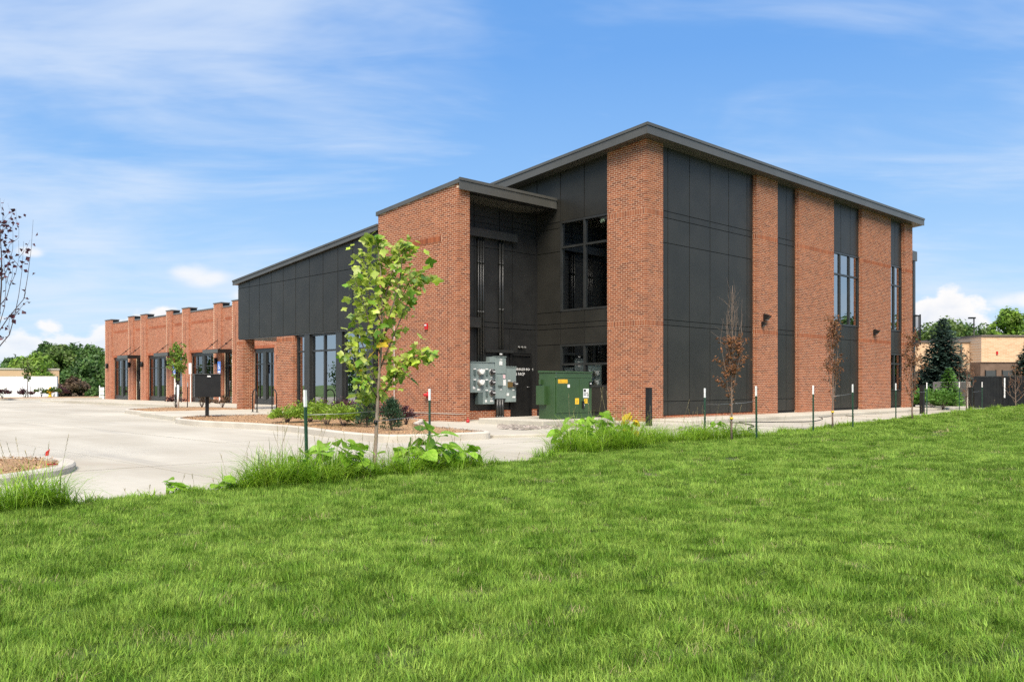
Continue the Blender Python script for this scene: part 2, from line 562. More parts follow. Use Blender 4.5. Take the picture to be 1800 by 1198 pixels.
class MB:
    def __init__(s):
        s.v = []
        s.f = []
        s.sm = []

    def add(s, vs, fs, smooth=False):
        b = len(s.v)
        s.v.extend(vs)
        for f in fs:
            s.f.append(tuple(i + b for i in f))
            s.sm.append(smooth)
        return s

    def hexa(s, p):
        """8 points: bottom 0-3 counter-clockwise, top 4-7"""
        return s.add([tuple(q) for q in p], [(3, 2, 1, 0), (4, 5, 6, 7), (0, 1, 5, 4), (1, 2, 6, 5), (2, 3, 7, 6), (3, 0, 4, 7)])

    def box(s, x0, x1, y0, y1, z0, z1):
        return s.hexa([(x0, y0, z0), (x1, y0, z0), (x1, y1, z0), (x0, y1, z0), (x0, y0, z1), (x1, y0, z1), (x1, y1, z1), (x0, y1, z1)])

    def cbox(s, x0, x1, y0, y1, z0, z1, c):
        """box with chamfered vertical and top edges"""
        def ring(i, z):
            return [(x0 + i + c, y0 + i, z), (x1 - i - c, y0 + i, z), (x1 - i, y0 + i + c, z), (x1 - i, y1 - i - c, z),
                    (x1 - i - c, y1 - i, z), (x0 + i + c, y1 - i, z), (x0 + i, y1 - i - c, z), (x0 + i, y0 + i + c, z)]
        vs = ring(0, z0) + ring(0, z1 - c) + ring(c, z1)
        fs = [tuple(range(7, -1, -1))]
        for k in (0, 8):
            for i in range(8):
                j = (i + 1) % 8
                fs.append((k + i, k + j, k + 8 + j, k + 8 + i))
        fs.append(tuple(range(16, 24)))
        return s.add(vs, fs)

    def prism(s, pts, z0, z1):
        n = len(pts)
        vs = [(x, y, z0) for x, y in pts] + [(x, y, z1) for x, y in pts]
        fs = [tuple(range(n - 1, -1, -1)), tuple(range(n, 2 * n))]
        for i in range(n):
            j = (i + 1) % n
            fs.append((i, j, n + j, n + i))
        return s.add(vs, fs)

    def tube(s, path, rad, n=6, cap=True, smooth=True):
        path = [Vector(p) for p in path]
        if isinstance(rad, (int, float)):
            rad = [rad] * len(path)
        vs, fs = [], []
        prev = None
        for i, p in enumerate(path):
            d = (path[min(i + 1, len(path) - 1)] - path[max(i - 1, 0)])
            if d.length < 1e-9:
                d = Vector((0, 0, 1))
            d.normalize()
            if prev is None:
                u = d.orthogonal().normalized()
            else:
                u = (prev - d * prev.dot(d))
                u = u.normalized() if u.length > 1e-6 else d.orthogonal().normalized()
            prev = u
            w = d.cross(u)
            for k in range(n):
                a = 2 * math.pi * k / n
                vs.append(tuple(p + (u * math.cos(a) + w * math.sin(a)) * rad[i]))
        for i in range(len(path) - 1):
            for k in range(n):
                k2 = (k + 1) % n
                fs.append((i * n + k, i * n + k2, (i + 1) * n + k2, (i + 1) * n + k))
        s.add(vs, fs, smooth)
        if cap:
            b = len(s.v) - len(vs)
            s.f.append(tuple(b + k for k in range(n - 1, -1, -1)))
            s.f.append(tuple(b + len(vs) - n + k for k in range(n)))
            s.sm += [False, False]
        return s

    def lathe(s, prof, c=(0, 0, 0), n=12, axis='z', smooth=True):
        """profile of (radius, height)"""
        vs = []
        for r, h in prof:
            for k in range(n):
                a = 2 * math.pi * k / n
                q = (r * math.cos(a), r * math.sin(a), h)
                if axis == 'y':
                    q = (q[0], -q[2], q[1])
                elif axis == 'x':
                    q = (-q[2], q[0], q[1])
                vs.append((q[0] + c[0], q[1] + c[1], q[2] + c[2]))
        fs = []
        m = len(prof)
        for i in range(m - 1):
            for k in range(n):
                k2 = (k + 1) % n
                fs.append((i * n + k, i * n + k2, (i + 1) * n + k2, (i + 1) * n + k))
        s.add(vs, fs, smooth)
        b = len(s.v) - len(vs)
        s.f.append(tuple(b + k for k in range(n - 1, -1, -1)))
        s.f.append(tuple(b + (m - 1) * n + k for k in range(n)))
        s.sm += [False, False]
        return s

    def mesh(s, name, m):
        me = bpy.data.meshes.new(name)
        me.from_pydata(s.v, [], s.f)
        if any(s.sm):
            me.polygons.foreach_set('use_smooth', s.sm)
        me.materials.append(M[m] if isinstance(m, str) else m)
        me.update()
        return me

    def build(s, name, m, parent=None, loc=(0, 0, 0), rot=(0, 0, 0)):
        return link(name, s.mesh(name, m), parent, loc, rot)


def bevel(o, w=0.01, seg=2):
    b = o.modifiers.new('bevel', 'BEVEL')
    b.width = w
    b.segments = seg
    b.limit_method = 'ANGLE'
    return o


def text_mesh(name, body, size, m, parent, mtx, extrude=0.002):
    c = bpy.data.curves.new(name, 'FONT')
    c.body = body
    c.size = size
    c.extrude = extrude
    c.align_x = 'CENTER'
    c.align_y = 'CENTER'
    c.resolution_u = 2
    tmp = bpy.data.objects.new(name + '_tmp', c)
    COL.objects.link(tmp)
    dg = bpy.context.evaluated_depsgraph_get()
    me = bpy.data.meshes.new_from_object(tmp.evaluated_get(dg))
    bpy.data.objects.remove(tmp)
    bpy.data.curves.remove(c)
    me.materials.clear()
    me.materials.append(M[m])
    o = link(name, me, parent)
    o.matrix_local = mtx
    return o


def face_mtx(loc, kind):
    """text standing on a wall: 'y' faces -Y, 'x' faces -X"""
    if kind == 'y':
        return Matrix.Translation(loc) @ Matrix.Rotation(R(90), 4, 'X')
    return Matrix.Translation(loc) @ Matrix.Rotation(R(-90), 4, 'Z') @ Matrix.Rotation(R(90), 4, 'X')


# ------------------------------------------------------------------ ground
PAVE = -0.17
EDGE = [(-70, -7.4), (-20, -7.3), (-13.3, -7.15), (-12.2, -7.0), (-10.9, -6.5), (-7.4, -5.85), (-3.6, -6.05), (0, -5.9), (3, -5.5),
        (7.5, -5.05), (12, -4.75), (20, -4.2), (40, -3.6), (70, -3.2)]


def edge_y(x):
    return float(np.interp(x, [e[0] for e in EDGE], [e[1] for e in EDGE])) + 0.07 * math.sin(x * 2.3) + 0.05 * math.sin(x * 5.1 + 1)


def lawn_z(x, y):
    rise = 0.16 * min(1.0, max(0.0, (x + 2) / 20.0))
    return -0.145 + rise + 0.018 * math.sin(x * 1.7 + y * 0.6) * math.sin(y * 1.3 - x * 0.4) + 0.012 * math.sin(x * 3.9 + 2) * math.sin(y * 3.3)


def build_ground():
    MB().add([(-1500, -1500, -0.42), (1500, -1500, -0.42), (1500, 1500, -0.42), (-1500, 1500, -0.42)], [(0, 1, 2, 3)]).build('terrain', 'far_ground')['kind'] = 'structure'
    # subgrade seen only in the joints of the paving
    m = MB().box(-34, 1.2, -7.9, 72, -0.40, PAVE - 0.03)
    m.box(1.25, 60, -7.9, -0.1, -0.40, PAVE - 0.03)
    pav = m.build('pavement', 'soil')
    pav['kind'] = 'structure'
    # individually poured slabs
    xs = [-33.2, -30.0, -26.8, -23.6, -20.2, -17.0, -13.8, -10.6, -7.4, -4.2, -1.0, 1.15]
    rnd = random.Random(3)
    ys = [-7.9 + 4.45 * i for i in range(18)]
    for i in range(len(xs) - 1):
        for j in range(len(ys) - 1):
            dz = rnd.uniform(-0.003, 0.003)
            MB().box(xs[i] + 0.010, xs[i + 1] - 0.010, ys[j] + 0.008, ys[j + 1] - 0.008, PAVE - 0.029, PAVE + dz).build('concrete_slab', 'concrete', pav)
    xs = [1.25 + 2.4 * i for i in range(18)]
    for i in range(len(xs) - 1):
        for y0, y1 in ((-7.8, -4.0), (-4.0, -1.55)):
            dz = rnd.uniform(-0.003, 0.003) + 0.004 * i
            MB().box(xs[i] + 0.005, xs[i + 1] - 0.005, y0 + 0.005, y1 - 0.005, PAVE - 0.029, PAVE + 0.01 + dz).build('concrete_slab', 'concrete', pav)
    # lawn
    nx, ny = 150, 60
    X = np.concatenate([np.linspace(-70, -26, 15), np.linspace(-25.5, 30, 112), np.linspace(31, 70, 23)])
    vs, fs = [], []
    for x in X:
        e = edge_y(x)
        ts = np.concatenate([[0.0, 0.0], np.linspace(0.05, 12, 46), np.linspace(14, 60, 12)])
        for k, t in enumerate(ts):
            z = -0.40 if k == 0 else lawn_z(x, e - t) - (0.02 if k == 1 else 0)
            vs.append((x, e - t, z))
    n = len(ts)
    for i in range(len(X) - 1):
        for j in range(n - 1):
            a = i * n + j
            fs.append((a, a + 1, a + n + 1, a + n))
    MB().add(vs, fs, True).build('lawn', 'turf_soil')['kind'] = 'structure'
    return pav


build_ground()


def rounded(pts, r=0.6, n=5):
    """round the corners of a closed outline"""
    out = []
    m = len(pts)
    for i in range(m):
        p0, p1, p2 = Vector(pts[i - 1]), Vector(pts[i]), Vector(pts[(i + 1) % m])
        a = (p0 - p1)
        b = (p2 - p1)
        ra = min(r, a.length * 0.45, b.length * 0.45)
        q0, q1 = p1 + a.normalized() * ra, p1 + b.normalized() * ra
        for k in range(n + 1):
            t = k / n
            q = q0 * (1 - t) ** 2 + p1 * 2 * t * (1 - t) + q1 * t * t
            out.append((q.x, q.y))
    return out


def inset(pts, d):
    """move a counter-clockwise outline inwards by d"""
    out = []
    m = len(pts)
    for i in range(m):
        p0, p1, p2 = Vector(pts[i - 1]), Vector(pts[i]), Vector(pts[(i + 1) % m])
        t = (p2 - p0)
        if t.length < 1e-9:
            out.append(tuple(p1))
            continue
        t.normalize()
        out.append((p1.x - t.y * d, p1.y + t.x * d))
    return out


def planting_bed(outline, ztop, label, seed, chips=900, r=0.8, kw=0.15):
    """kerbed island: kerb ring, mulch surface, loose chips"""
    area = sum(outline[i - 1][0] * outline[i][1] - outline[i][0] * outline[i - 1][1] for i in range(len(outline)))
    if area < 0:
        outline = outline[::-1]
    o = rounded(outline, r)
    i1 = inset(o, kw)
    n = len(o)
    o2 = inset(o, 0.025)
    vs = [(x, y, -0.35) for x, y in o] + [(x, y, ztop - 0.03) for x, y in o] + [(x, y, ztop) for x, y in o2] + [(x, y, ztop) for x, y in i1] + [(x, y, ztop - 0.12) for x, y in i1]
    fs = []
    for k in range(4):
        for i in range(n):
            j = (i + 1) % n
            fs.append((k * n + i, k * n + j, (k + 1) * n + j, (k + 1) * n + i))
    root = MB().add(vs, fs).build('kerb', 'kerb')
    root['kind'] = 'structure'
    # mulch: slightly domed fan
    cx = sum(p[0] for p in i1) / n
    cy = sum(p[1] for p in i1) / n
    vs = [(cx, cy, ztop + 0.03)]
    ring = [1.0, 0.93, 0.8, 0.6, 0.35]
    for s_ in ring:
        for x, y in i1:
            q = (1 - s_)
            vs.append((cx + (x - cx) * s_, cy + (y - cy) * s_, ztop - 0.035 + 0.05 * min(1, q * 4)))
    fs = []
    for k in range(len(ring) - 1):
        for i in range(n):
            j = (i + 1) % n
            fs.append((1 + k * n + i, 1 + k * n + j, 1 + (k + 1) * n + j, 1 + (k + 1) * n + i))
    b = 1 + (len(ring) - 1) * n
    for i in range(n):
        fs.append((b + i, b + (i + 1) % n, 0))
    MB().add(vs, fs, True).build('mulch_bed', 'mulch', root)
    rnd = random.Random(seed)
    m = MB()
    xs = [p[0] for p in i1]
    ys = [p[1] for p in i1]
    c = 0
    while c < chips:
        x, y = rnd.uniform(min(xs), max(xs)), rnd.uniform(min(ys), max(ys))
        ins = False
        for i in range(n):
            (x1, y1), (x2, y2) = i1[i - 1], i1[i]
            if (y1 > y) != (y2 > y) and x < (x2 - x1) * (y - y1) / (y2 - y1) + x1:
                ins = not ins
        if not ins:
            c += 0.3
            continue
        c += 1
        a = rnd.uniform(0, 6.28)
        l, w_ = rnd.uniform(0.010, 0.030), rnd.uniform(0.004, 0.010)
        ca, sa = math.cos(a), math.sin(a)
        z = ztop - 0.01 + rnd.uniform(0, 0.035)
        t = rnd.uniform(-0.02, 0.02)
        m.add([(x - ca * l - sa * w_, y - sa * l + ca * w_, z - t), (x - ca * l + sa * w_, y - sa * l - ca * w_, z - t + 0.006),
               (x + ca * l + sa * w_, y + sa * l - ca * w_, z + t), (x + ca * l - sa * w_, y + sa * l + ca * w_, z + t + 0.006)], [(0, 1, 2, 3)])
    ch = m.build('wood_chips', 'chip', root)
    ch['kind'] = 'stuff'
    return root


def walk(name, outline, z):
    o = MB().prism(outline, -0.38, z).build(name, 'concrete')
    o['kind'] = 'structure'
    return bevel(o, 0.02, 2)


walk('sidewalk', [(-10.0, 12.75), (-4.5, 12.75), (1.0, 12.75), (1.0, 53.5), (-3.3, 53.5), (-3.3, 18.0), (-9.2, 18.0)], -0.01)
walk('apron', [(-8.45, -1.95), (-6.5, -2.75), (-2.6, -3.0), (0.2, -1.9), (0.2, 5.1), (-4.9, 5.1), (-7.4, 2.2)], -0.10)
walk('wall_footing', [(0.21, -1.5), (26.0, -1.5), (26.0, 0.3), (0.21, 0.3)], -0.025)
BED = planting_bed([(-11.05, 8.6), (-10.62, 5.8), (-10.6, 3.7), (-11.3, 0.1), (-11.3, -1.6), (-10.4, -2.0), (-8.75, -2.2), (-8.45, -1.8), (-7.5, 2.25), (-5.3, 4.6), (-5.0, 6.5),
                    (-5.0, 12.5), (-9.6, 12.5), (-10.7, 11.2)], 0.0, '', 5, 5200)
planting_bed([(-8.8, 18.35), (-3.45, 18.35), (-3.45, 23.9), (-5.0, 25.2), (-8.3, 22.6)], 0.0, '', 6, 900)
planting_bed([(-18.0, -1.35), (-17.75, -2.6), (-18.2, -3.8), (-19.6, -4.9), (-24.5, -5.4), (-24.5, -0.6), (-18.8, -0.75)], -0.065, '', 7, 3600, 0.9, 0.22)
planting_bed([(-9.0, 62.5), (3.5, 61.0), (9.5, 66.5), (9.5, 70.0), (-9.0, 70.0)], -0.02, '', 8, 300)

# ------------------------------------------------------------------ the building
BLD = thing('commercial_building', 'red brick and charcoal panel commercial building with sloped roofs', 'building')
H, LB, JT, DB = 0.0677, 0.2032, 0.0125, 0.0915
BRICKS = []      # (parent, material, P, s, n, s0, s1, z0, z1, proud)


def brick_face(parent, P, s, n, L, z0, z1, c0=None, c1=None, holes=(), soldiers=(), top=None, m='brick', sproud=0.0015):
    """running bond on one face. c0 / c1: course parity in which the neighbour's brick ends show at that corner"""
    k = 0
    ncourse = int((z1 - z0) / H + 0.999)
    sold = {}
    for e in soldiers:
        for q in range(3):
            sold.setdefault(e[0] + q, []).append((e, q))
    P = Vector((P[0], P[1]))
    s = Vector(s)
    n = Vector(n)

    def put(a, b, za, zb, pr=0.0):
        segs = [(a, b)]
        zm = (za + zb) / 2
        for h in holes:
            if h[2] < zm < h[3]:
                nxt = []
                for u, v in segs:
                    if v <= h[0] or u >= h[1]:
                        nxt.append((u, v))
                    else:
                        if u < h[0] - 0.03:
                            nxt.append((u, h[0]))
                        if v > h[1] + 0.03:
                            nxt.append((h[1], v))
                segs = nxt
        for u, v in segs:
            if v - u < 0.02:
                continue
            zt = zb
            if top is not None:
                lim = min(top(u), top(v))
                if za > lim - 0.02:
                    continue
                zt = min(zb, lim)
            BRICKS.append((parent, m, P, s, n, u, v, za, zt, pr))

    for k in range(ncourse):
        za = z0 + k * H + JT / 2
        zb = za + H - JT
        if zb > z1 + 0.005:
            zb = z1
            if zb - za < 0.02:
                break
        ranges = []
        for e, q in sold.get(k, []):
            sa, sb = (e[1], e[2]) if len(e) > 1 else (0, L)
            ranges.append((sa, sb, q))
        lo = LB / 2 if (c0 is not None and k % 2 == c0) else 0.0
        hi = L - (LB / 2 if (c1 is not None and k % 2 == c1) else 0.0)
        start = 0.0 if k % 2 == 0 else -LB / 2
        if c0 is not None:
            start = lo
        a = start
        while a < hi - 0.015:
            b = min(a + LB - JT, hi)
            aa = max(a, lo)
            pcs = [(aa, b)]
            for sa, sb, q in ranges:
                nx = []
                for u, v in pcs:
                    if v <= sa or u >= sb:
                        nx.append((u, v))
                    else:
                        if u < sa:
                            nx.append((u, sa - JT))
                        if v > sb:
                            nx.append((sb + JT, v))
                pcs = nx
            for u, v in pcs:
                if v - u > 0.02:
                    put(u, v, za, zb)
            a += LB
        for sa, sb, q in ranges:
            if q == 0:
                nb = max(1, round((sb - sa) / H))
                wd = (sb - sa) / nb
                for i in range(nb):
                    put(sa + i * wd + JT / 2, sa + (i + 1) * wd - JT / 2, za, za + 3 * H - JT, sproud)


def brick_corners(b):
    parent, m, P, s, n, u, v, za, zb, pr = b
    f0 = P + s * u + n * pr
    f1 = P + s * v + n * pr
    g0 = P + s * u - n * DB
    g1 = P + s * v - n * DB
    return [(f0.x, f0.y, za), (f1.x, f1.y, za), (g1.x, g1.y, za), (g0.x, g0.y, za), (f0.x, f0.y, zb), (f1.x, f1.y, zb), (g1.x, g1.y, zb), (g0.x, g0.y, zb)]


def flush_bricks():
    unit = {}
    for m in ('brick', 'brick_far'):
        unit[m] = MB().box(0, 1, 0, 1, 0, 1).mesh('brick', m)

    def size(b):
        parent, m, P, s, n, u, v, za, zb, pr = b
        c = P + s * ((u + v) / 2)
        d = depth(c.x, c.y)
        px = 900 + 1500 * side(c.x, c.y) / d
        # hidden ones do not count: below the weeds, behind the tree and the green box
        if za < 0.15 or parent.get('hide_front'):
            return 0
        to = Vector((CAM[0], CAM[1])) - c
        f = n.dot(to.normalized())
        if f <= 0.05:
            return 0
        if -5 < c.x < -3.5 and px < 785:
            return 0
        return (v - u) * (zb - za) * f / d / d
    order = sorted(range(len(BRICKS)), key=lambda i: -size(BRICKS[i]))
    single = set(order[:300])
    groups = {}
    for i, b in enumerate(BRICKS):
        if i in single:
            parent, m, P, s, n, u, v, za, zb, pr = b
            cr = Vector((-s.y, s.x))
            if cr.dot(-n) > 0:
                o0, dr = P + s * u, s
            else:
                o0, dr = P + s * v, -s
            o0 = o0 + n * pr
            o = link('brick', unit[m], parent, (o0.x, o0.y, za), (0, 0, math.atan2(dr.y, dr.x)))
            o.scale = (v - u, DB + pr, zb - za)
        else:
            groups.setdefault((b[0].name, b[1]), (b[0], []))[1].append(b)
    for (pn, m), (parent, bs) in groups.items():
        vs, fs = [], []
        for b in bs:
            k = len(vs)
            vs.extend(brick_corners(b))
            fs.extend([(k + 3, k + 2, k + 1, k), (k + 4, k + 5, k + 6, k + 7), (k, k + 1, k + 5, k + 4), (k + 1, k + 2, k + 6, k + 5), (k + 3, k, k + 4, k + 7)])
        me = bpy.data.meshes.new('brickwork')
        me.from_pydata(vs, [], fs)
        me.materials.append(M[m])
        link('brickwork', me, parent)['kind'] = 'stuff'


RC = 0.003   # mortar lies this far behind the brick faces


def core(name, x0, x1, y0, y1, z0, z1, faces='xy', top=None):
    """mortar core of a brick pier or wall; top(y) may slope"""
    xa = x0 + (RC if 'x' in faces else 0)
    xb = x1 - (RC if 'X' in faces else 0)
    ya = y0 + (RC if 'y' in faces else 0)
    yb = y1 - (RC if 'Y' in faces else 0)
    if top is None:
        m = MB().box(xa, xb, ya, yb, z0, z1)
    else:
        m = MB().hexa([(xa, ya, z0), (xb, ya, z0), (xb, yb, z0), (xa, yb, z0), (xa, ya, top(ya)), (xb, ya, top(ya)), (xb, yb, top(yb)), (xa, yb, top(yb))])
    return m.build(name, 'mortar', BLD)


def panels(s_breaks, z_breaks, put, skip=(), gap=0.015, top=None, name='wall_panel', merge=()):
    """put(s0,s1,z0,z1a,z1b) makes one panel; cells in skip (i,j) are left open"""
    for i in range(len(s_breaks) - 1):
        for j in range(len(z_breaks) - 1):
            if (i, j) in skip:
                continue
            a, b = s_breaks[i] + gap, s_breaks[i + 1] - gap
            z0, z1 = z_breaks[j] + gap * 0.7, z_breaks[j + 1] - gap * 0.7
            ta = tb = z1
            if top is not None:
                ta, tb = min(z1, top(a)), min(z1, top(b))
                if max(ta, tb) < z0 + 0.03:
                    continue
                ta, tb = max(ta, z0 + 0.01), max(tb, z0 + 0.01)
            put(a, b, z0, ta, tb)


def panel_y(y, th=0.02, m='panel'):
    """panels standing on the plane y, facing -y; s is x"""
    def put(a, b, z0, ta, tb):
        MB().hexa([(a, y, z0), (b, y, z0), (b, y + th, z0), (a, y + th, z0), (a, y, ta), (b, y, tb), (b, y + th, tb), (a, y + th, ta)]).build('wall_panel', m, BLD)
    return put


def panel_x(x, th=0.02, m='panel'):
    """panels standing on the plane x, facing -x; s is y"""
    def put(a, b, z0, ta, tb):
        MB().hexa([(x, a, z0), (x + th, a, z0), (x + th, b, z0), (x, b, z0), (x, a, ta), (x + th, a, ta), (x + th, b, tb), (x, b, tb)]).build('wall_panel', m, BLD)
    return put


def window(axis, plane, s0, s1, z0, z1, mull=(), trans=(), fw=0.055, dp=0.10, glass='glass', back=0.05, name='window', frame_m='frame', mw=None):
    """framed window on a plane; every pane a child"""
    mw = mw or fw
    ins = []

    def b(m, a, c, za, zb, d0, d1):
        if axis == 'y':
            m.box(a, c, plane + d0, plane + d1, za, zb)
        else:
            m.box(plane + d0, plane + d1, a, c, za, zb)
    m = MB()
    b(m, s0, s0 + fw, z0, z1, 0, dp)
    b(m, s1 - fw, s1, z0, z1, 0, dp)
    b(m, s0 + fw, s1 - fw, z0, z0 + fw, 0.002, dp)
    b(m, s0 + fw, s1 - fw, z1 - fw, z1, 0.002, dp)
    w = m.build(name, frame_m, BLD)
    bars = [s0 + fw / 2] + list(mull) + [s1 - fw / 2]
    rows = [z0 + fw / 2] + list(trans) + [z1 - fw / 2]
    for q in mull:
        m = MB()
        b(m, q - mw / 2, q + mw / 2, z0 + fw, z1 - fw, 0.006, dp - 0.01)
        m.build('mullion', frame_m, w)
    for q in trans:
        edges = [s0 + fw] + [e for p in mull for e in (p - mw / 2, p + mw / 2)] + [s1 - fw]
        for i in range(0, len(edges), 2):
            m = MB()
            b(m, edges[i], edges[i + 1], q - fw / 2, q + fw / 2, 0.010, dp - 0.02)
            m.build('transom', frame_m, w)
    for i in range(len(bars) - 1):
        for j in range(len(rows) - 1):
            a, c = bars[i] + fw / 2 - 0.004, bars[i + 1] - fw / 2 + 0.004
            za, zb = rows[j] + fw / 2 - 0.004, rows[j + 1] - fw / 2 + 0.004
            m = MB()
            b(m, a, c, za, zb, back, back + 0.012)
            m.build('pane', glass, w)
    return w


def tower():
    zt = 9.02
    S1, S2 = 47, 100       # soldier bands, in courses above -0.2
    zb = -0.2
    # corner pier
    p = core('brick_pier', 0, 0.91, 0, 1.62, -0.4, zt, 'xyX')
    brick_face(p, (0, 0), (1, 0), (0, -1), 0.91, zb, zt, c0=1, c1=None, soldiers=[(S1,), (S2,)])
    brick_face(p, (0, 0), (0, 1), (-1, 0), 1.62, zb, zt, c0=0, soldiers=[(S1,), (S2,)])
    # other piers of the long face
    for x0, x1 in ((6.77, 8.34), (10.01, 13.10), (15.83, 18.98), (20.59, 21.57)):
        p = core('brick_pier', x0, x1, 0, 0.7, -0.4, zt, 'xyX')
        brick_face(p, (x0, 0), (1, 0), (0, -1), x1 - x0, zb, zt, c0=1, soldiers=[(S1,), (S2,)])
        brick_face(p, (x0, 0), (0, 1), (-1, 0), 0.16, zb, zt, c0=0, soldiers=[(S1,), (S2,)])
    # far end wall, brick
    p = core('brick_wall', 21.0, 21.57, 0.7, 13.8, -0.4, 7.9, '')
    p.data.materials[0] = M['brick']
    Z = [0.06, 0.53, 3.06, 3.24, 5.79, 6.62, 6.84, 9.0]

    def backing_y(x0, x1, z0, z1):
        MB().box(x0, x1, 0.175, 0.30, z0, z1).build('wall_backing', 'backing', BLD)
    # bay 1: panels only
    panels([0.915, 1.37, 2.62, 3.88, 5.09, 6.34, 6.765], Z, panel_y(0.15))
    backing_y(0.915, 6.765, -0.3, 9.0)
    # bay 2
    panels([8.345, 9.28, 10.005], Z, panel_y(0.15))
    backing_y(8.345, 10.005, -0.3, 9.0)
    # bay 3: tall window between panels
    panels([13.105, 14.06, 14.98, 15.825], [0.06, 3.06, 3.65], panel_y(0.15))
    panels([13.105, 14.06, 14.98, 15.825], [6.84, 9.0], panel_y(0.15))
    backing_y(13.105, 15.825, -0.3, 3.65)
    backing_y(13.105, 15.825, 6.84, 9.0)
    window('y', 0.13, 13.11, 15.82, 3.66, 6.83, (13.98, 14.90), (5.87,), 0.075, 0.12, 'glass_bright', 0.06, mw=0.10)
    # bay 4: two windows
    panels([18.985, 19.81, 20.585], [0.06, 0.78], panel_y(0.15))
    panels([18.985, 19.81, 20.585], [2.60, 3.65], panel_y(0.15))
    panels([18.985, 19.81, 20.585], [6.84, 9.0], panel_y(0.15))
    for a, b in ((-0.3, 0.78), (2.60, 3.65), (6.84, 9.0)):
        backing_y(18.985, 20.585, a, b)
    window('y', 0.13, 18.99, 20.58, 3.66, 6.83, (19.72,), (5.87,), 0.075, 0.12, 'glass_bright', 0.06, mw=0.10)
    window('y', 0.13, 18.99, 20.58, 0.79, 2.59, (19.72,), (2.09,), 0.075, 0.12, 'glass', 0.06, mw=0.10)
    # base course of brick under the panels
    p = core('brick_base', 0.92, 6.76, 0.10, 0.174, -0.4, 0.05, 'y')
    brick_face(p, (0.92, 0.10), (1, 0), (0, -1), 5.84, -0.2, 0.055)
    # side face: panels on x = 0.10 from the pier back to the inner corner
    Zs = [0.15, 1.0, 2.50, 3.06, 3.24, 3.66, 5.79, 6.62, 6.84, 9.3]
    top = lambda y: 9.0 - 0.095 * y
    sk = {(0, 5), (0, 6), (0, 7), (1, 5), (1, 6), (1, 7), (0, 1), (1, 1)}
    panels([1.625, 2.72, 3.84, 5.0], Zs, panel_x(0.10), sk, top=top)
    panels([5.0, 6.2, 7.4], [7.2, 9.3], panel_x(0.10), top=top)
    for y0, y1, z0, z1 in ((3.84, 14, -0.3, 7.0), (3.84, 5.0, 7.0, 8.5), (5.0, 8.0, 7.0, 8.2), (1.63, 3.84, -0.3, 1.0), (1.63, 3.84, 2.5, 3.66), (1.63, 3.84, 6.84, 8.6)):
        MB().box(0.125, 0.25, y0, y1, z0, z1).build('wall_backing', 'backing', BLD)
    window('x', 0.085, 1.62, 3.84, 3.66, 6.84, (2.72,), (5.92,), 0.07, 0.14, 'glass', 0.08, mw=0.08)
    window('x', 0.085, 1.62, 3.84, 1.0, 2.5, (2.72,), (1.80,), 0.07, 0.14, 'glass', 0.08, mw=0.08)
    # inside: floors, far walls, a few posts and a stair rail seen through the glass
    m = MB()
    m.box(0.4, 20.9, 0.5, 13.5, -0.02, 0.0).box(0.4, 20.9, 0.6, 13.5, 3.2, 3.5)
    m.build('interior_floor', 'interior_floor', BLD)
    m = MB()
    m.box(0.3, 20.9, 13.5, 13.7, 0, 7.6).box(7.5, 7.6, 4.5, 13.5, 0, 7.8).box(16.5, 16.6, 3.0, 13.5, 0, 7.8).box(0.4, 20.9, 0.45, 13.5, 7.62, 7.66)
    m.build('interior_wall', 'interior', BLD)
    m = MB()
    for x, y in ((2.2, 3.6), (2.9, 4.6), (4.4, 4.2), (3.3, 6.5), (14.6, 5.0), (18.6, 4.0)):
        m.box(x, x + 0.12, y, y + 0.12, 0, 7.62)
    m.box(1.2, 1.24, 4.9, 6.5, 4.4, 4.46).box(1.9, 7.4, 5.4, 5.45, 4.4, 4.46)
    m.build('interior_post', 'frame', BLD)
    # roof: slab, soffit and two-step fascia
    zr = lambda y: 9.33 - 0.095 * (y + 0.35)
    x0, x1, y0, y1 = -0.40, 22.15, -0.35, 14.3
    MB().hexa([(x0 + 0.03, y0 + 0.03, zr(y0) - 0.33), (x1 - 0.03, y0 + 0.03, zr(y0) - 0.33), (x1 - 0.03, y1, zr(y1) - 0.33), (x0 + 0.03, y1, zr(y1) - 0.33),
               (x0 + 0.03, y0 + 0.03, zr(y0) - 0.01), (x1 - 0.03, y0 + 0.03, zr(y0) - 0.01), (x1 - 0.03, y1, zr(y1) - 0.01), (x0 + 0.03, y1, zr(y1) - 0.01)]).build('roof', 'fascia', BLD)

    def fascia_run(xa, xb, ya, yb, axis, lo, hi, name):
        if axis == 'y':
            n_ = max(1, int((xb - xa) / 3.05))
            for i in range(n_):
                a, b = xa + (xb - xa) * i / n_, xa + (xb - xa) * (i + 1) / n_
                MB().hexa([(a + 0.002, ya, zr(ya) + lo), (b - 0.002, ya, zr(ya) + lo), (b - 0.002, yb, zr(ya) + lo), (a + 0.002, yb, zr(ya) + lo),
                           (a + 0.002, ya, zr(ya) + hi), (b - 0.002, ya, zr(ya) + hi), (b - 0.002, yb, zr(ya) + hi), (a + 0.002, yb, zr(ya) + hi)]).build(name, 'fascia', BLD)
        else:
            n_ = max(1, int((yb - ya) / 3.05))
            for i in range(n_):
                a, b = ya + (yb - ya) * i / n_, ya + (yb - ya) * (i + 1) / n_
                MB().hexa([(xa, a + 0.002, zr(a) + lo), (xb, a + 0.002, zr(a) + lo), (xb, b - 0.002, zr(b) + lo), (xa, b - 0.002, zr(b) + lo),
                           (xa, a + 0.002, zr(a) + hi), (xb, a + 0.002, zr(a) + hi), (xb, b - 0.002, zr(b) + hi), (xa, b - 0.002, zr(b) + hi)]).build(name, 'fascia', BLD)
    fascia_run(x0, x1, y0, y0 + 0.028, 'y', -0.34, -0.085, 'fascia_board')
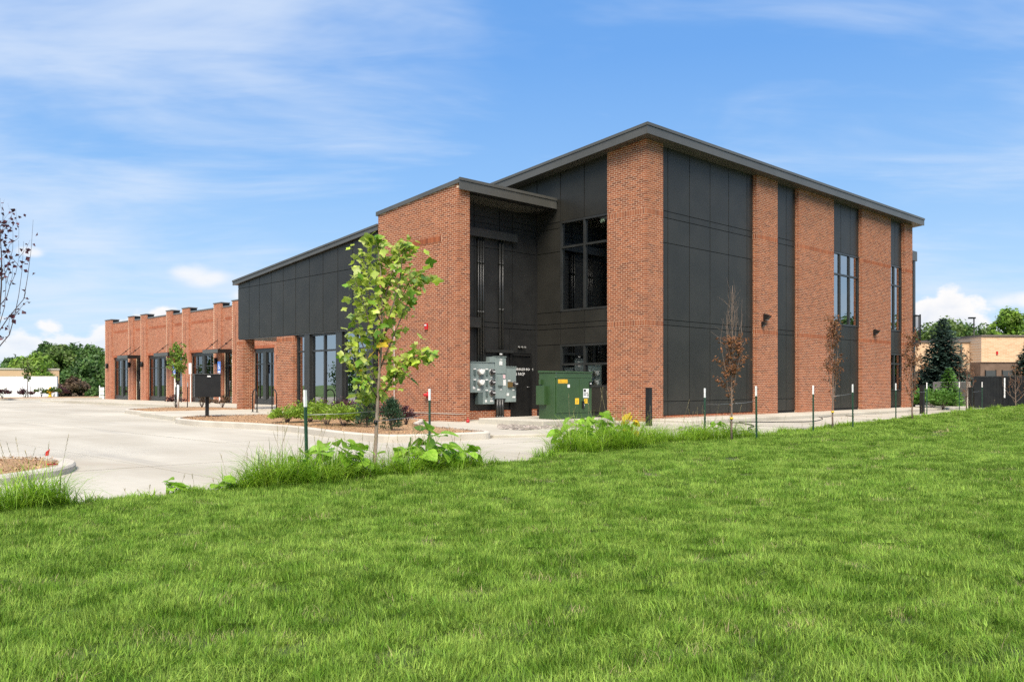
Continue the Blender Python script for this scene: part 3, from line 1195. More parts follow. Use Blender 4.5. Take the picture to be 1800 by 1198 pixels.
    fascia_run(x0 - 0.02, x1 + 0.02, y0 - 0.025, y0 + 0.028, 'y', -0.08, 0.012, 'drip_edge')
    fascia_run(x0, x0 + 0.028, y0 + 0.03, y1, 'x', -0.34, -0.085, 'fascia_board')
    fascia_run(x0 - 0.025, x0 + 0.028, y0 + 0.03, y1, 'x', -0.08, 0.012, 'drip_edge')
    # balcony at the far end
    MB().box(21.575, 22.70, 0.20, 3.0, 7.33, 7.81).build('balcony_roof', 'fascia', BLD)
    MB().box(21.575, 22.90, 0.20, 3.0, 3.05, 3.35).build('balcony_floor', 'black', BLD)
    MB().box(22.34, 22.58, 0.24, 0.48, 3.351, 7.329).build('balcony_post', 'frame', BLD)
    MB().box(22.34, 22.58, 0.24, 0.48, -0.1, 3.049).build('balcony_post', 'frame', BLD)
    m = MB()
    for z in (3.45, 4.56):
        m.box(21.6, 23.02, 0.15, 0.19, z, z + 0.05)
        m.box(22.98, 23.02, 0.191, 3.0, z, z + 0.05)
    for i in range(11):
        m.box(21.65 + i * 0.118, 21.67 + i * 0.118, 0.16, 0.175, 3.48, 4.58)
    for i in range(18):
        m.box(22.992, 23.008, 0.25 + i * 0.14, 0.27 + i * 0.14, 3.48, 4.58)
    m.box(22.97, 23.03, 0.14, 0.20, 3.1, 4.66)
    m.build('balcony_railing', 'black', BLD)


XW = -4.40       # front of the middle block
zm = lambda y: 7.66 - 0.0915 * (y - 4.0)      # its roof line


def middle_block():
    zb = -0.2
    topw = lambda y: zm(y) - 0.14
    p = core('brick_wall', XW, XW + 0.48, 4.1, 8.52, -0.4, 7.0, 'xy', top=topw)
    brick_face(p, (XW, 4.1), (1, 0), (0, -1), 0.48, zb, 7.35, c0=1)
    brick_face(p, (XW, 4.1), (0, 1), (-1, 0), 4.42, zb, 7.7, c0=0, soldiers=[(88, 0.86, 3.6)], top=lambda s_: topw(4.1 + s_), sproud=0.012)
    for y, w_, m_ in ((4.62, 0.010, 'black'), (7.55, 0.022, 'white')):
        MB().box(XW - 0.004, XW + 0.01, y, y + w_, 0.45 if m_ == 'black' else 0.2, 5.9).build('control_joint' if m_ == 'black' else 'downpipe', m_, BLD)
    # pale stone ledge at the foot
    MB().box(XW - 0.012, XW + 0.3, 4.09, 8.5, 0.135, 0.16).build('ledge', 'kerb', BLD)
    # coping and front fascia of the block
    ya, yb = 4.0, 8.60
    MB().hexa([(XW - 0.05, ya, zm(ya) - 0.14), (XW + 0.5, ya, zm(ya) - 0.14), (XW + 0.5, yb, zm(yb) - 0.14), (XW - 0.05, yb, zm(yb) - 0.14),
               (XW - 0.05, ya, zm(ya)), (XW + 0.5, ya, zm(ya)), (XW + 0.5, yb, zm(yb)), (XW - 0.05, yb, zm(yb))]).build('coping', 'fascia', BLD)
    MB().box(XW - 0.06, 0.02, 3.955, 3.995, 7.30, 7.58).build('fascia_board', 'fascia', BLD)
    MB().box(XW - 0.08, 0.03, 3.93, 3.995, 7.585, 7.675).build('drip_edge', 'fascia', BLD)
    MB().box(XW + 0.5, 0.095, 4.0, 5.045, 7.29, 7.315).build('soffit', 'black_wall', BLD)
    MB().hexa([(XW + 0.5, 4.0, 7.32), (0.10, 4.0, 7.32), (0.10, 8.6, 7.32), (XW + 0.5, 8.6, 6.9), (XW + 0.5, 4.0, 7.655), (0.10, 4.0, 7.655), (0.10, 8.6, zm(8.6)), (XW + 0.5, 8.6, zm(8.6))]).build('roof', 'fascia', BLD)
    # dark service wall, set back behind the brick end
    Z = [0.20, 3.06, 3.24, 5.79, 6.62, 6.84, 7.30]
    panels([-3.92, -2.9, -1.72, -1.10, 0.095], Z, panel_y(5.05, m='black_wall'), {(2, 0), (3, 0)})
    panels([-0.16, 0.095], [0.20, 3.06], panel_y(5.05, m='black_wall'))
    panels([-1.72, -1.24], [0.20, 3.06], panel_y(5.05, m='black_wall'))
    panels([-1.24, -0.16], [2.20, 3.06], panel_y(5.05, m='black_wall'))
    MB().box(-3.92, 0.12, 5.075, 5.2, -0.3, 7.3).build('wall_backing', 'backing', BLD)
    p = core('brick_base', -3.93, -1.24, 5.0, 5.07, -0.4, 0.19, 'y')
    brick_face(p, (-3.93, 5.0), (1, 0), (0, -1), 2.69, -0.2, 0.195)
    p = core('brick_base', -0.16, 0.10, 5.0, 5.07, -0.4, 0.19, 'y')
    brick_face(p, (-0.16, 5.0), (1, 0), (0, -1), 0.26, -0.2, 0.195)
    # sprinkler room door
    d = MB().box(-1.16, -0.24, 5.045, 5.07, -0.02, 2.10).build('door', 'black', BLD)
    m = MB()
    m.box(-1.24, -1.165, 5.0, 5.06, -0.03, 2.19).box(-0.235, -0.16, 5.0, 5.06, -0.03, 2.19).box(-1.165, -0.235, 5.0, 5.06, 2.11, 2.19)
    m.build('door_frame', 'black', d)
    MB().tube([(-0.31, 5.045, 1.0), (-0.31, 4.985, 1.0), (-0.43, 4.985, 1.0)], 0.012, 6).build('handle', 'wire', d)
    text_mesh('sign_text', 'FIRE SPRINKLER ROOM', 0.125, 'white', d, face_mtx((-0.70, 5.042, 1.63), 'y'))
    text_mesh('sign_text', '& FACP', 0.145, 'white', d, face_mtx((-0.72, 5.042, 1.46), 'y'))
    # charcoal box over the shop front
    xc = XW + 0.10
    ye = 19.55
    ys = [8.53, 9.27, 10.30, 11.31, 12.37, 13.39, 14.46, 15.48, 16.49, 17.55, 18.49, ye]
    zc = lambda y: 6.80 - 0.0915 * (y - 8.5)
    panels(ys, [3.14, 5.40, 7.2], panel_x(xc), top=lambda y: zc(y) - 0.20)
    m = MB().hexa([(xc + 0.025, 8.53, 3.15), (xc + 0.2, 8.53, 3.15), (xc + 0.2, ye - 0.01, 3.15), (xc + 0.025, ye - 0.01, 3.15),
                   (xc + 0.025, 8.53, zc(8.53) - 0.2), (xc + 0.2, 8.53, zc(8.53) - 0.2), (xc + 0.2, ye - 0.01, zc(ye) - 0.2), (xc + 0.025, ye - 0.01, zc(ye) - 0.2)])
    m.build('wall_backing', 'backing', BLD)
    MB().hexa([(xc + 0.03, ye - 0.008, 3.15), (1.0, ye - 0.008, 3.15), (1.0, ye + 0.012, 3.15), (xc + 0.03, ye + 0.012, 3.15),
               (xc + 0.03, ye - 0.008, zc(ye) - 0.2), (1.0, ye - 0.008, zc(ye) - 0.2), (1.0, ye + 0.012, zc(ye) - 0.2), (xc + 0.03, ye + 0.012, zc(ye) - 0.2)]).build('end_panel', 'panel', BLD)
    MB().box(xc + 0.03, 1.0, 8.5, ye - 0.02, 3.10, 3.148).build('soffit', 'fascia', BLD)
    ya, yb = 8.53, ye + 0.28
    n_ = 4
    for i in range(n_):
        a, b = ya + (yb - ya) * i / n_ + 0.002, ya + (yb - ya) * (i + 1) / n_ - 0.002
        for nm, xo, xi, lo, hi in (('fascia_board', -0.13, -0.09, -0.20, -0.055), ('drip_edge', -0.16, -0.09, -0.05, 0.02)):
            MB().hexa([(xc + xo, a, zc(a) + lo), (xc + xi, a, zc(a) + lo), (xc + xi, b, zc(b) + lo), (xc + xo, b, zc(b) + lo),
                       (xc + xo, a, zc(a) + hi), (xc + xi, a, zc(a) + hi), (xc + xi, b, zc(b) + hi), (xc + xo, b, zc(b) + hi)]).build(nm, 'fascia', BLD)
    MB().hexa([(xc - 0.088, ya, zc(ya) - 0.18), (1.2, ya, zc(ya) - 0.18), (1.2, yb, zc(yb) - 0.18), (xc - 0.088, yb, zc(yb) - 0.18),
               (xc - 0.088, ya, zc(ya) - 0.01), (1.2, ya, zc(ya) - 0.01), (1.2, yb, zc(yb) - 0.01), (xc - 0.088, yb, zc(yb) - 0.01)]).build('roof', 'fascia', BLD)
    # shop front below it
    xg = XW + 0.16
    posts = [(13.46, 13.86), (11.10, 11.52), (9.05, 9.46)]
    bays = [(13.86, 14.58, ()), (11.52, 13.46, (12.49,)), (9.46, 11.10, (10.28,)), (8.53, 9.05, ())]
    for a, b, mu in bays:
        window('x', xg + 0.06, a + 0.004, b - 0.004, 0.24, 3.09, mu, (2.43,), 0.07, 0.11, 'glass_bright', 0.06, name='shop_window', mw=0.09)
        MB().box(xg + 0.07, xg + 0.2, a + 0.004, b - 0.004, -0.2, 0.235).build('base_panel', 'frame', BLD)
    for a, b in posts:
        MB().box(xg - 0.02, xg + 0.25, a, b, -0.2, 3.09).build('column_cover', 'frame', BLD)
    # brick piers under the box
    for y0, y1, w_ in ((14.60, 15.96, 0.9), (18.98, 19.60, 0.55)):
        x0 = XW + 0.06
        z1 = 3.09
        p = core('brick_pier', x0, x0 + w_, y0, y1, -0.4, z1, 'xyY')
        brick_face(p, (x0, y0), (1, 0), (0, -1), w_, zb, z1, c0=1, soldiers=[(45,)])
        brick_face(p, (x0, y0), (0, 1), (-1, 0), y1 - y0, zb, z1, c0=0, c1=0, soldiers=[(45,)])
        brick_face(p, (x0 + w_, y1), (-1, 0), (0, 1), w_, zb, z1, c1=1)
    # inside of the shop
    MB().box(XW + 0.5, 0.1, 5.25, 16.0, -0.02, 0.0).build('interior_floor', 'interior_floor', BLD)
    m = MB()
    m.box(0.0, 0.1, 5.25, 16.0, 0, 3.1).box(XW + 0.5, 0.0, 5.3, 5.4, 0, 3.1).box(XW + 0.96, 0.0, 15.9, 16.0, 0, 3.1).box(XW + 1.4, XW + 1.9, 9.5, 10.9, 0, 0.75).box(XW + 2.2, XW + 2.6, 12.0, 13.2, 0, 0.9)
    m.build('interior_wall', 'interior', BLD)


XF = 1.0         # front of the long one-storey wing


def far_wing():
    zb, zt = -0.2, 5.72
    y0, y1 = 15.9, 52.4
    # openings (y range, z range)
    def yy(px):
        a = (px - 900) / 1500
        dx, dy = a * AX[0] + AY[0], a * AX[1] + AY[1]
        return CAM[1] + (XF - CAM[0]) / dx * dy
    raised = []
    wins = [(199.5, 227.6), (260, 294), (335, 377.5)]
    doors = [(237, 249), (305, 322), (392, 410)]
    piers = [(187, 198.5), (227.6, 236.5), (249.5, 259.5), (294.5, 304.5), (322.5, 334.5), (378, 391.5), (410.5, 424)]
    holes = []
    W = [(yy(b), yy(a)) for a, b in wins] + [(26.1, 28.5), (20.0, 25.1)]
    D = [(yy(b), yy(a)) for a, b in doors] + [(17.0, 18.6)]
    for a, b in W:
        holes.append((a - y0, b - y0, -0.5, 3.16))
    for a, b in D:
        holes.append((a - y0, b - y0, -0.5, 3.16))
    m = MB()
    # mortar wall with openings: pieces
    cuts = sorted(W + D)
    ya = y0
    for a, b in cuts:
        m.box(XF + RC, XF + 0.3, ya, a, -0.4, 3.16)
        ya = b
    m.box(XF + RC, XF + 0.3, ya, y1 - 0.001, -0.4, 3.16)
    m.box(XF + RC, XF + 0.3, y0, y1 - 0.001, 3.16, zt)
    p = m.build('brick_wall', 'mortar', BLD)
    sold = [(49, a - y0 - 0.1, b - y0 + 0.1) for a, b in W] + [(76, yy(b) - y0 + 0.15, yy(a) - y0 - 0.15) for a, b in ((199.5, 226), (237, 249), (260, 294), (305, 322), (335, 377), (393, 410))]
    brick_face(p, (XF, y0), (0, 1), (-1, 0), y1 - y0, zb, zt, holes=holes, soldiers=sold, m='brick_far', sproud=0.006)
    # end face towards the tower is inside the block; end face far away
    # pilasters: proud of the wall, raised above the parapet, clad dark on top
    for a, b in piers:
        pa, pb = yy(b), yy(a)
        q = core('pilaster', XF - 0.10, XF + 0.0, pa, pb, -0.4, 6.0, 'xyY')
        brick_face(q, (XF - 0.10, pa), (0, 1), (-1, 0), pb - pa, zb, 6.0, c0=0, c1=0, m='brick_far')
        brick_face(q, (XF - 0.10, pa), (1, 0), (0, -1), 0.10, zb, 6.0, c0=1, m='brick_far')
        MB().box(XF + 0.002, XF + 0.45, pa + 0.01, pb - 0.01, 5.73, 6.0).build('pilaster_block', 'black', BLD)
        MB().box(XF - 0.13, XF + 0.47, pa - 0.03, pb + 0.03, 6.002, 6.06).build('pilaster_cap', 'coping', BLD)
        ym = (pa + pb) / 2
        for off in ((-0.16, 0.16) if pb - pa < 2 else (-0.2, 0.2)):
            pass
        MB().box(XF - 0.104, XF - 0.09, ym - 0.012, ym + 0.012, 0.55, 5.1).build('control_joint', 'black', BLD)
    ps = sorted([(yy(b), yy(a)) for a, b in piers])
    prev = y0
    for a, b in ps + [(y1 + 0.1, 0)]:
        if a - 0.04 > prev:
            MB().box(XF - 0.03, XF + 0.35, prev, a - 0.04, 5.724, 5.80).build('parapet_cap', 'coping', BLD)
        prev = b + 0.04
    # brick reveals of the openings
    for a, b in W + D:
        for q0, q1 in ((a - 0.001, a + 0.002), (b - 0.002, b + 0.001)):
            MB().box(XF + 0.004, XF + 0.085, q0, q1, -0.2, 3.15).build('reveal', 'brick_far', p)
    # windows: two tall lights with a header panel
    for a, b in W:
        mid = (a + b) / 2
        MB().box(XF + 0.09, XF + 0.28, a + 0.003, b - 0.003, -0.2, 0.25).build('base_panel', 'frame', BLD)
        MB().box(XF + 0.09, XF + 0.28, a + 0.003, b - 0.003, 2.93, 3.155).build('header_panel', 'frame', BLD)
        hw = 0.17
        MB().box(XF + 0.06, XF + 0.26, mid - hw, mid + hw, 0.252, 2.928).build('column_cover', 'frame', BLD)
        for c, d in ((a + 0.005, mid - hw - 0.003), (mid + hw + 0.003, b - 0.005)):
            window('x', XF + 0.10, c, d, 0.252, 2.928, ((c + d) / 2,), (2.25,), 0.055, 0.10, 'glass', 0.05, name='shop_window')
    for a, b in D:
        w = window('x', XF + 0.14, a + 0.004, b - 0.004, -0.02, 3.15, ((a + b) / 2 + 0.35,), (2.25,), 0.07, 0.10, 'glass', 0.05, name='entrance_door')
        MB().tube([(XF + 0.14, (a + b) / 2 - 0.1, 0.8), (XF + 0.07, (a + b) / 2 - 0.1, 0.8), (XF + 0.07, (a + b) / 2 - 0.1, 1.3), (XF + 0.14, (a + b) / 2 - 0.1, 1.3)], 0.015, 6).build('handle', 'wire', w)
        MB().box(XF + 0.125, XF + 0.138, a + 0.10, a + 0.50, 2.42, 2.60).build('number_plate', 'white', w)
    # steel awnings over the doors, hung on rods
    for (d0, d1) in ((237, 249), (303, 321), (392, 410.3)):
        a, b = yy(d1) - 0.05, yy(d0) + 0.55
        w = MB().box(XF - 0.98, XF - 0.14, a, b, 2.97, 3.14)
        aw = w.build('awning', 'fascia', BLD)
        MB().box(XF - 1.02, XF - 0.985, a - 0.02, b + 0.02, 2.95, 3.17).build('awning_front', 'fascia', aw)
        MB().box(XF - 0.98, XF - 0.14, a - 0.035, a - 0.004, 2.95, 3.17).build('awning_side', 'black', aw)
        for y in (a + 0.05, b - 0.05):
            MB().tube([(XF - 0.9, y, 3.14), (XF - 0.45, y, 3.50), (XF - 0.02, y, 3.86)], 0.022, 6).build('tie_rod', 'black', aw)
            MB().box(XF - 0.50, XF - 0.40, y - 0.04, y + 0.04, 3.46, 3.54).build('turnbuckle', 'black', aw)
    # inside
    MB().box(XF + 0.35, XF + 6, y0, y1 - 0.3, -0.02, 0.0).build('interior_floor', 'interior_floor', BLD)
    MB().box(XF + 6, XF + 6.1, y0, y1, 0, 5.6).box(XF + 0.3, XF + 6, y1 - 0.3, y1, -0.3, 5.7).build('interior_wall', 'interior', BLD)
    MB().box(XF + 0.3, XF + 18, y0, y1 - 0.002, 5.30, 5.5).build('roof', 'roof_far', BLD)
    MB().box(0.3, 20, 13.85, y0 + 0.01, -0.3, 5.5).box(XF + 6.2, XF + 18, y0, y1 - 0.001, -0.3, 5.29).build('rear_wall', 'dark_brick_far', BLD)
    MB().box(XF + 0.30, XF + 6, y0, y1 - 0.4, 3.18, 3.25).build('interior_ceiling', 'interior', BLD)
    return [(yy(b), yy(a)) for a, b in piers]


tower()
middle_block()
PIERS = far_wing()
flush_bricks()
print('bricks', len(BRICKS))


# ------------------------------------------------------------------ fixtures on the building
def wall_lamp(x, y, z, axis, label, kind='cylinder'):
    t = thing('wall_lamp', label, 'lamp', (x, y, z), 0 if axis == 'y' else R(-90), 'wall lamps on the brick piers')
    if kind == 'cylinder':
        MB().box(-0.06, 0.06, -0.03, 0.0, -0.12, 0.12).build('back_plate', 'black', t)
        MB().lathe([(0.075, -0.19), (0.085, -0.18), (0.085, 0.18), (0.075, 0.19)], (0, -0.12, 0), 14).build('lamp_body', 'black', t)
    else:
        MB().box(-0.10, 0.10, -0.03, 0.0, -0.11, 0.11).build('back_plate', 'black', t)
        MB().hexa([(-0.10, -0.06, -0.12), (0.10, -0.06, -0.12), (0.10, -0.03, -0.12), (-0.10, -0.03, -0.12),
                   (-0.10, -0.26, 0.06), (0.10, -0.26, 0.06), (0.10, -0.03, 0.16), (-0.10, -0.03, 0.16)]).build('lamp_head', 'black', t)
        MB().box(-0.085, 0.085, -0.16, -0.08, -0.085, -0.08).build('lens', 'meter_glass', t)
    return t


zl = 2.52
wall_lamp(XF - 0.102, sum(PIERS[0]) / 2, zl, 'x', 'black cylinder wall lamp on the far left corner pilaster')
wall_lamp(XF - 0.102, sum(PIERS[1]) / 2, zl, 'x', 'black cylinder wall lamp left of the farthest door awning')
wall_lamp(XF - 0.102, sum(PIERS[2]) / 2, zl, 'x', 'black cylinder wall lamp right of the farthest door')
wall_lamp(XF - 0.102, sum(PIERS[3]) / 2, zl, 'x', 'black cylinder wall lamp behind the small green sapling')
wall_lamp(XF - 0.102, sum(PIERS[5]) / 2, zl, 'x', 'black cylinder wall lamp beside the blue accessible parking sign near the black mailbox')
wall_lamp(XF - 0.002, 25.45, zl, 'x', 'black cylinder wall lamp on the brick under the charcoal overhang')
wall_lamp(7.35, -0.002, 3.62, 'y', 'larger black wedge floodlight on the narrow brick pier', 'wedge')
o = wall_lamp(7.18, -0.002, 3.36, 'y', 'small black twin spotlight below the wedge floodlight', 'wedge')
o.scale = (0.75, 0.6, 0.75)
wall_lamp(17.1, -0.002, 3.48, 'y', 'black wedge floodlight on the wide brick pier right of the tall window', 'wedge')
# security light above the sprinkler room door
t = thing('door_spotlight', 'small three headed spotlight above the sprinkler room door', 'lamp', (-0.72, 5.05, 2.42))
MB().box(-0.10, 0.10, -0.05, 0, -0.03, 0.03).build('back_plate', 'black', t)
for dx in (-0.14, 0.02, 0.16):
    MB().lathe([(0.02, 0.0), (0.035, 0.03), (0.035, 0.08)], (dx, -0.05, 0.0), 8, 'y').build('spot_head', 'wire', t)
# fire alarm horn and hose connection
t = thing('fire_alarm', 'red fire alarm horn strobe on the brick end wall', 'alarm', (XW - 0.002, 5.72, 3.02), R(-90))
MB().cbox(-0.07, 0.07, -0.06, 0.0, -0.10, 0.10, 0.008).build('housing', 'red', t)
MB().box(-0.05, 0.05, -0.07, -0.061, 0.02, 0.07).build('strobe_lens', 'meter_glass', t)
t = thing('hose_connection', 'round red fire department connection low on the brick wall', 'valve', (XW - 0.002, 5.62, 0.74), R(-90))
MB().lathe([(0.12, 0.0), (0.12, 0.02), (0.07, 0.03), (0.07, 0.09)], (0, 0, 0), 16, 'y').build('flange', 'red', t)
for dx in (-0.055, 0.055):
    MB().lathe([(0.045, 0.06), (0.052, 0.07), (0.052, 0.15), (0.03, 0.16)], (dx, 0, 0), 12, 'y').build('inlet_cap', 'red', t)
t = thing('ceiling_lamp', 'lit round ceiling lamp seen through the upper corner window', 'lamp', (*at(1052, 31.5), 7.10))
MB().lathe([(0.22, 0.0), (0.23, 0.02), (0.23, 0.07)], (0, 0, 0), 24).build('diffuser', 'lamp_glow', t)
MB().tube([(0, 0, 0.07), (0, 0, 0.52)], 0.012, 6).build('stem', 'black', t)


# electrical service: wireways, conduits and grey meter cabinets
def along(name, label, cat, *mb, m='black', group=None):
    o = mb[0].build(name, m)
    return tag(o, label, cat, group)


along('wireway', 'long dark horizontal wireway high on the service wall', 'wireway', MB().box(-3.85, -1.02, 4.86, 5.048, 6.10, 6.38), m='frame')
along('junction_box', 'dark square junction box beside the brick end wall', 'box', MB().box(-3.45, -2.75, 4.88, 5.048, 3.02, 3.36), m='frame')
along('wireway', 'short dark horizontal wireway just above the grey meter cabinets', 'wireway', MB().box(-2.45, -1.15, 4.93, 5.048, 2.20, 2.30), m='frame')


def conduit(x, z0, z1, label):
    t = thing('conduit', label, 'conduit', (x, 4.985, z0), 0, 'conduits down the dark service wall')
    MB().tube([(0, 0, 0), (0, 0, z1 - z0)], 0.032, 8).build('pipe', 'frame', t)
    for f in (0.4, 0.8):
        MB().tube([(0, 0, (z1 - z0) * f - 0.05), (0, 0, (z1 - z0) * f + 0.05)], 0.042, 8).build('coupling', 'frame', t)


for x, lb in ((-2.76, 'leftmost'), (-2.65, 'middle'), (-2.54, 'rightmost')):
    conduit(x, 1.86, 6.10, lb + ' dark conduit of the triple run on the service wall')
for x, lb in ((-1.76, 'left'), (-1.62, 'right')):
    conduit(x, 2.07, 6.10, lb + ' dark conduit of the pair above the tallest cabinet')
for x, lb in ((-3.30, 'left'), (-3.18, 'right')):
    conduit(x, 1.86, 3.02, lb + ' of two short conduits below the junction box')


def cabinet(name, label, x0, x1, z0, z1, d, extra=None):
    y0 = 5.045 - d
    t = thing(name, label, 'cabinet', (x0, y0, z0), 0, 'grey electrical cabinets')
    w, h = x1 - x0, z1 - z0
    o = MB().box(0, w, 0.02, d, 0, h).build('body', 'cabinet', t)
    bevel(o, 0.008)
    bevel(MB().box(-0.01, w + 0.01, -0.005, d, h + 0.001, h + 0.025).build('lid', 'cabinet', t), 0.006)
    return t, w, h


def meter(t, x, z, white):
    MB().lathe([(0.115, 0.0), (0.115, 0.02), (0.095, 0.03)], (x, 0.012, z), 18, 'y').build('meter_ring', 'wire', t)
    if white:
        a = MB().lathe([(0.09, 0.0), (0.09, 0.11), (0.075, 0.13)], (x, -0.012, z), 18, 'y').build('meter', 'white', t)
        MB().box(x - 0.07, x + 0.12, -0.12, -0.03, z + 0.0, z + 0.09).build('meter_cover', 'white', a)
    else:
        a = MB().lathe([(0.09, 0.0), (0.088, 0.10), (0.06, 0.12)], (x, -0.012, z), 18, 'y').build('meter', 'meter_dark', t)
        MB().box(x - 0.055, x + 0.055, -0.14, -0.131, z - 0.005, z + 0.03).build('dial', 'meter_glass', a)


def breaker(t, x, z):
    b = MB().box(x - 0.045, x + 0.045, -0.012, 0.019, z - 0.12, z + 0.06).build('breaker', 'cabinet_dark', t)
    MB().box(x - 0.055, x + 0.055, 0.004, 0.019, z + 0.075, z + 0.115).build('label_plate', 'white', b)


def sticker(t, x0, x1, z0, z1, m='white'):
    MB().box(x0, x1, 0.014, 0.0195, z0, z1).build('sticker', m, t)


D = 0.20
# first cabinet: two white meters
t, w, h = cabinet('meter_cabinet', 'grey meter cabinet with two round white meters beside the brick wall', -3.22, -2.66, 0.82, 1.84, D)
for z in (0.70, 0.34):
    breaker(t, 0.18, z)
    meter(t, 0.40, z, True)
    MB().lathe([(0.022, 0), (0.022, 0.03)], (0.38, 0.02, z - 0.17), 8, 'y').build('lock', 'wire', t)
sticker(t, 0.10, 0.20, 0.12, 0.21)
sticker(t, 0.30, 0.44, 0.07, 0.13)
t, w, h = cabinet('meter_cabinet', 'grey meter cabinet with a column of three dark meters', -2.655, -2.13, 0.42, 1.84, D)
for z in (1.10, 0.74, 0.38):
    breaker(t, 0.16, z)
    meter(t, 0.38, z, False)
    sticker(t, 0.35, 0.43, z - 0.20, z - 0.165)
sticker(t, 0.09, 0.17, 0.07, 0.15)
sticker(t, 0.32, 0.46, 0.08, 0.14)
tag(MB().box(-2.86, -2.66, 5.045 - D + 0.03, 5.045, 0.42, 0.815).build('pull_box', 'cabinet_dark'), 'small grey pull box under the white meters', 'box')
t, w, h = cabinet('switch_cabinet', 'tallest grey switch cabinet in the middle with a hinged breaker door', -2.12, -1.62, 0.60, 2.04, D + 0.04)
MB().box(0.02, w - 0.02, 0.004, 0.0195, 0.87, 0.90).build('rib', 'cabinet', t)
d_ = bevel(MB().box(0.10, 0.33, -0.012, 0.019, 0.46, 0.82).build('breaker_door', 'cabinet', t), 0.006)
MB().box(0.10, 0.30, -0.03, -0.013, 0.43, 0.459).build('handle', 'cabinet_dark', d_)
sticker(t, 0.35, 0.46, 0.70, 0.83, 'pink_sticker')
sticker(t, 0.36, 0.49, 0.46, 0.66)
sticker(t, 0.18, 0.32, 1.16, 1.30)
sticker(t, 0.20, 0.32, 1.34, 1.37)
sticker(t, 0.20, 0.31, 1.52, 1.57)
sticker(t, 0.22, 0.30, 0.30, 0.33)
tag(MB().box(-2.36, -2.125, 4.86, 5.045, 1.872, 2.04).build('pull_box', 'cabinet'), 'small grey box at the upper left of the tallest cabinet', 'box')
t, w, h = cabinet('meter_cabinet', 'grey cabinet with one meter and a brown cover nearest the door', -1.61, -1.09, 0.48, 1.70, D)
MB().box(0.10, 0.30, -0.04, 0.019, 0.52, 0.70).build('brown_cover', 'brown_cover', t)
sticker(t, 0.12, 0.24, 0.73, 0.77)
meter(t, 0.40, 0.62, False)
sticker(t, 0.34, 0.44, 0.40, 0.44)
sticker(t, 0.06, 0.17, 0.22, 0.31)
sticker(t, 0.34, 0.48, 0.14, 0.20)
for x, lb in ((-2.05, 'left'), (-1.93, 'middle'), (-1.81, 'right')):
    t = thing('feeder_pipe', lb + ' thick dark feeder pipe rising from the ground under the cabinets', 'conduit', (x, 4.80, -0.04), 0, 'feeder pipes under the cabinets')
    MB().tube([(0, 0, 0), (0, 0, 0.63)], 0.055, 10).build('pipe', 'frame', t)
    MB().tube([(0, 0, 0.0), (0, 0, 0.06)], 0.065, 10).build('sleeve', 'frame', t)


# ------------------------------------------------------------------ transformer on its pad
pad = bevel(MB().box(-4.75, -1.55, 0.02, 2.75, -0.36, 0.07).build('equipment_pad', 'concrete'), 0.03)
tag(pad, 'low concrete pad under the green transformer', 'pad')


